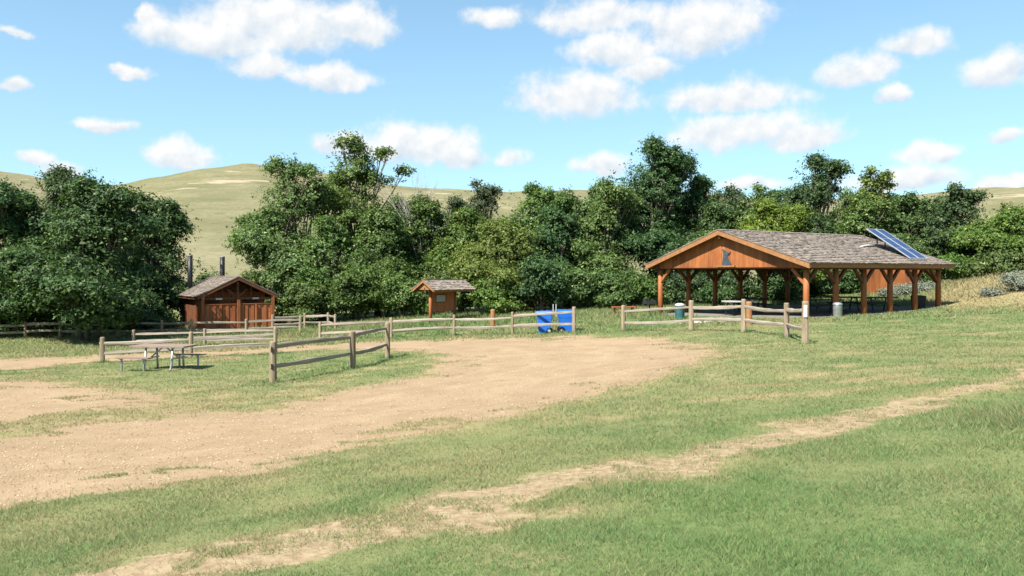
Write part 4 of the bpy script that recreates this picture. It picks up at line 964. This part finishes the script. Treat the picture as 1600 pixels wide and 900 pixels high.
SHRUBS = [
 ('low mid green shrub behind the corral-like fence corner', -14.0, 52.5, 1.5, 2.2, 1), ('mid green shrub between the corral-like fence and the kiosk', -10.6, 53.0, 2.2, 2.4, 1),
 ('mid green shrub just left of the kiosk roof', -7.5, 53.0, 1.9, 2.1, 1), ('mid green shrub right behind the kiosk', -3.8, 54.0, 2.6, 2.2, 1),
 ('low mid green shrub behind the orange bollard of the long fence', -1.3, 50.6, 1.7, 1.7, 1), ('tall deep green shrub left behind the blue carts', 1.9, 51.5, 3.2, 2.4, 0),
 ('mid green shrub behind the right-hand blue cart', 4.3, 53.0, 2.3, 1.9, 1), ('mid green shrub behind the plank bench', 6.8, 53.5, 2.2, 1.9, 1),
 ('mid green shrub behind the pedestal grill', 9.45, 54.5, 1.8, 2.0, 1), ('deep green shrub behind the corner post of the shelter gable', 12.8, 56.0, 2.0, 2.2, 0),
 ('deep green shrub seen through the shelter behind the pale table', 16.1, 57.0, 1.7, 2.2, 0), ('deep green shrub seen through the middle of the shelter', 19.0, 54.6, 2.0, 2.1, 0),
 ('deep green shrub seen through the shelter past its second eave post', 22.3, 56.5, 2.0, 2.0, 0), ('deep green shrub behind the red shed', 25.0, 59.5, 2.6, 2.2, 0),
 ('mid green shrub just right of the red shed', 30.6, 58.0, 2.9, 2.0, 1), ('mid green shrub past the far shelter eave at the dry slope', 32.2, 55.8, 3.1, 1.9, 1),
 ('mid green shrub on the crest of the dry grass slope', 34.4, 54.6, 3.5, 2.0, 1), ('mid green shrub above the large sagebrush', 37.6, 53.5, 3.8, 2.3, 1),
 ('deep green shrub on the hill foot between the vent pipes', -24.0, 62.0, 2.3, 1.8, 0), ('mid green shrub showing behind the restroom ridge', -20.0, 58.5, 2.4, 2.1, 1),
 ('deep green shrub behind the far left shaded fence', -31.4, 50.0, 1.9, 2.6, 0), ('deep green shrub behind the many-trunked tree', -27.0, 53.5, 2.4, 2.6, 0),
 ('tall mid green shrub above the kiosk roof', -9.0, 55.5, 3.6, 2.2, 1), ('mid green shrub against the right wall of the restroom', -15.9, 54.6, 2.6, 1.9, 1),
 ('low deep green shrub under the left trees by the shaded fence', -27.2, 46.4, .2, 1.9, 0), ('low deep green shrub left of the restroom side wall', -24.2, 47.6, .3, 1.7, 0),
 ('dark shrub pressed against the side wall of the restroom', -23.6, 49.4, .9, 1.6, 0), ('dark low shrub between the shaded fence and the restroom side wall', -22.7, 47.0, -.4, 1.3, 0), ('dark shrub behind the back corner of the restroom', -25.4, 55.6, 2.2, 2.3, 0),
 ('low deep green shrub under the far left tree', -30.6, 46.2, .2, 1.8, 0), ('dark low shrub filling the gap under the big shelter tree', 14.4, 53.6, .9, 1.7, 0)]
for k, (lab, x, y, zt, R, m) in enumerate(SHRUBS):
    z = g(x, y); root = empty('shrub', (x, y, z), random.random() * 6, lab, 'shrub', 'understorey shrubs')
    H = zt - z; lb = []
    for i in range(17):
        a = i * 2.4; t = (i % 5) / 5; d = R * random.uniform(.25, .9) * (1 - .5 * t); lr = R * random.uniform(.2, .36)
        lb.append((math.cos(a) * d, math.sin(a) * d, max(lr * .55, H * (.22 + .6 * t)), lr, lr, lr * .9))
    lb.append((0, 0, H * .45, R * .6, R * .6, H * .4))
    C, Nn, S = crown_points(lb, 112, .14); kp = C[:, 2] > .02
    link('foliage', leaf_mesh('foliage', C[kp], Nn[kp], S[kp], M['leaf%d' % m]), root)
    st_ = MB()
    for i in range(5):
        l = lb[i]; st_.tube([(0, 0, -.2), (l[0] * .5, l[1] * .5, l[2] * .6), l[:3]], [.05, .035, .012], 5, cap=False)
    st_.obj('stem', M['bark'], root)

def sage(label, x, y, R, H):
    z = g(x, y); root = empty('sagebrush', (x, y, z), 0, label, 'shrub', 'pale sagebrush')
    lb = [(math.cos(i * 2.4) * R * .55, math.sin(i * 2.4) * R * .5, H * random.uniform(.3, .65), R * .38, R * .38, H * .34) for i in range(8)] + [(0, 0, H * .5, R * .5, R * .5, H * .42)]
    C, Nn, S = crown_points(lb, 330, .07); kp = C[:, 2] > 0
    link('foliage', leaf_mesh('foliage', C[kp], Nn[kp], S[kp], M['sage']), root)
    s_ = MB()
    for l in lb[:6]: s_.tube([(0, 0, -.1), l[:3]], [.03, .01], 5, cap=False)
    s_.obj('stem', M['bark'], root)
sage('large pale sagebrush on the dry grass slope at the right', 29.5, 44.6, 1.0, 1.0)
sage('small pale sagebrush below the large one on the dry slope', 27.6, 44.3, .5, .36)
for (x, y, R, H) in ((26.6, 52.0, .75, .75), (27.9, 52.2, .7, .7), (25.3, 51.8, .6, .55)):
    sage('pale sagebrush growing in front of the red shed', x, y, R, H)

# ------------------------------------------------------------------ grass
def grass_mat():
    m = bpy.data.materials.new('grass_blades'); m.use_nodes = True; t = NT(m.node_tree, ALB); t.n.clear()
    o = t.new('ShaderNodeOutputMaterial'); g_ = t.new('ShaderNodeNewGeometry'); r = g_.outputs['Random Per Island']
    dr = t.new('ShaderNodeAttribute', attribute_name='dry').outputs['Fac']
    c = t.mix(r, (0.158, 0.290, 0.092), (0.308, 0.460, 0.178))
    n = t.noise(g_.outputs['Position'], 0.5, 3); c = t.mix(t.math('MULTIPLY', t.smooth(n, .4, .7), .45), c, (0.19, 0.345, 0.145))
    c = t.mix(dr, c, t.mix(r, (0.46, 0.38, 0.19), (0.64, 0.55, 0.32)))
    d = t.new('ShaderNodeBsdfDiffuse'); t.l.new(c, d.inputs[0]); tr = t.new('ShaderNodeBsdfTranslucent'); t.l.new(c, tr.inputs[0])
    mx = t.new('ShaderNodeMixShader'); mx.inputs[0].default_value = .45
    t.l.new(d.outputs[0], mx.inputs[1]); t.l.new(tr.outputs[0], mx.inputs[2]); t.l.new(mx.outputs[0], o.inputs[0])
    return m
M['grass'] = grass_mat()
def scatter_grass():
    Xs, Ys, Hs, Ds, Ws = [], [], [], [], []
    def band(n, y0, y1, pw, hmin, hmax, wid):
        u = rng.random(n); y = y0 * (y1 / y0) ** (u ** pw) if pw else y0 + (y1 - y0) * u
        x = (rng.random(n) * 2 - 1) * (y * .74 + 2.5)
        gr, tr, dry = zones(x, y)
        clump = fbm(x * 1.8, y * 1.8, 70, 3)
        pk = np.where(gr > .04, np.where(gr > .6, .0, .10), 1.0) * np.where(tr > 0, .035 + .75 * (fbm(x * 3.4, y * 3.4, 72, 3) > .50), 1.0) * (.45 + .9 * clump)
        u_ = (x - SX) * CA + (y - SY) * SA; v_ = -(x - SX) * SA + (y - SY) * CA
        pk = np.where((u_ > -.3) & (u_ < SL + .3) & (v_ > -.3) & (v_ < SW + .3), 0, pk)
        k = rng.random(n) < pk; x, y, gr, tr, dry, clump = x[k], y[k], gr[k], tr[k], dry[k], clump[k]; n = len(x)
        h = rng.uniform(hmin, hmax, n) * (.55 + .9 * clump)
        h *= np.where((y > 44) & (gr < 0), 2.2, 1.0) * (1 + .1 * (sdist(DRY, x, y) > -1)) * np.where(sdist(DRY, x, y) > 0, .6, 1.0)
        nearf = (np.abs((x + 6.84) * .918 - (y - 22) * .397) < .75) & (y > 21.3) & (y < 28.3); h *= np.where(nearf, 1.7, 1.0); dry = np.where(nearf, dry * .3, dry)
        dd = np.clip(dry + rng.normal(size=n) * .27 + np.where(tr > -.1, .25, 0) + np.where((gr > -.35) & (y > 9), .15, 0), 0, 1)
        Xs.append(x); Ys.append(y); Hs.append(h); Ds.append(dd); Ws.append(np.full(n, 1.0) * (wid[0] + wid[1] * y))
    band(600000, 3.2, 13, 1.0, .02, .055, (.0026, .0008))
    band(400000, 13, 34, .9, .025, .062, (.0045, .0008))
    band(150000, 34, 56, 0, .07, .16, (.01, .0010))
    for (fx, fy) in FENCE_POSTS:      # longer grass the mower misses round the posts
        m_ = 90; Xs.append(fx + rng.normal(0, .16, m_)); Ys.append(fy + rng.normal(0, .16, m_)); Hs.append(rng.uniform(.06, .20, m_)); Ds.append(np.clip(rng.normal(.2, .2, m_), 0, 1)); Ws.append(np.full(m_, .012 + .0006 * fy))
    n = 9000; x = rng.normal(6.6, .8, n); y = rng.normal(9.1, .75, n); gr, tr, dry = zones(x, y); k = tr < -.2; x, y = x[k], y[k]; n = len(x)   # uncut clump by the track
    Xs.append(x); Ys.append(y); Hs.append(rng.uniform(.08, .30, n) * (.4 + .6 * np.exp(-((x - 6.6) ** 2 + (y - 9.1) ** 2) / .9))); Ds.append(np.clip(rng.normal(.42, .3, n), 0, 1)); Ws.append(np.full(n, .010))
    x = np.concatenate(Xs); y = np.concatenate(Ys); h = np.concatenate(Hs); dd = np.concatenate(Ds); wd = np.concatenate(Ws) * rng.uniform(.7, 1.3, len(x)); n = len(x)
    z = G(x, y) + (fbm(x * .8, y * .8, 60, 3) - .5) * .10 - .01
    a = rng.uniform(0, 6.283, n); la = rng.uniform(0, 6.283, n); ln = h * rng.uniform(.3, 1.5, n)
    B = np.stack([x, y, z], 1); s = np.stack([np.cos(a), np.sin(a), np.zeros(n)], 1) * wd[:, None] / 2
    T = B + np.stack([np.cos(la) * ln, np.sin(la) * ln, h], 1)
    V = np.stack([B - s, B + s, T], 1).reshape(-1, 3)
    o = link('lawn_grass', np_mesh('lawn_grass', V, np.arange(3 * n), 3, M['grass'], {'dry': np.repeat(dd, 3)}))
    tag(o, 'short green and straw-coloured lawn grass over the park ground', 'grass', kind='stuff')
    print('blades', n)
scatter_grass()

def pebbles():
    n = 50000; u = rng.random(n); y = 4.5 * (30 / 4.5) ** u; x = (rng.random(n) * 2 - 1) * (y * .74 + 2)
    gr, tr, dry = zones(x, y); k = (gr > .1) | ((tr > .05) & (rng.random(n) < .8)); x, y = x[k], y[k]; n = len(x)
    z = G(x, y) + (fbm(x * .8, y * .8, 60, 3) - .5) * .10 - .02; s = rng.uniform(.006, .017, n) * (1 + y * .02)
    base = np.array([(1, 0, -.2), (-.5, .87, -.2), (-.5, -.87, -.2), (.1, .1, .75)]); th = rng.uniform(0, 6.28, n)
    V = np.empty((n, 4, 3)); V[:, :, 0] = x[:, None] + s[:, None] * (base[:, 0] * np.cos(th)[:, None] - base[:, 1] * np.sin(th)[:, None])
    V[:, :, 1] = y[:, None] + s[:, None] * (base[:, 0] * np.sin(th)[:, None] + base[:, 1] * np.cos(th)[:, None]); V[:, :, 2] = z[:, None] + .012 + s[:, None] * base[:, 2] * rng.uniform(.5, 1, n)[:, None]
    L = (np.arange(n)[:, None] * 4 + np.array([0, 1, 3, 1, 2, 3, 2, 0, 3])[None, :]).ravel()
    me = np_mesh('loose_gravel', V.reshape(-1, 3), L, 3, surf('pebbles', (.32, .225, .13), (.54, .41, .27), 3, .85, bump=0, island=.45))
    tag(link('loose_gravel', me), 'loose tan and pale pebbles scattered over the gravel and bare dirt', 'gravel', kind='stuff')
pebbles()
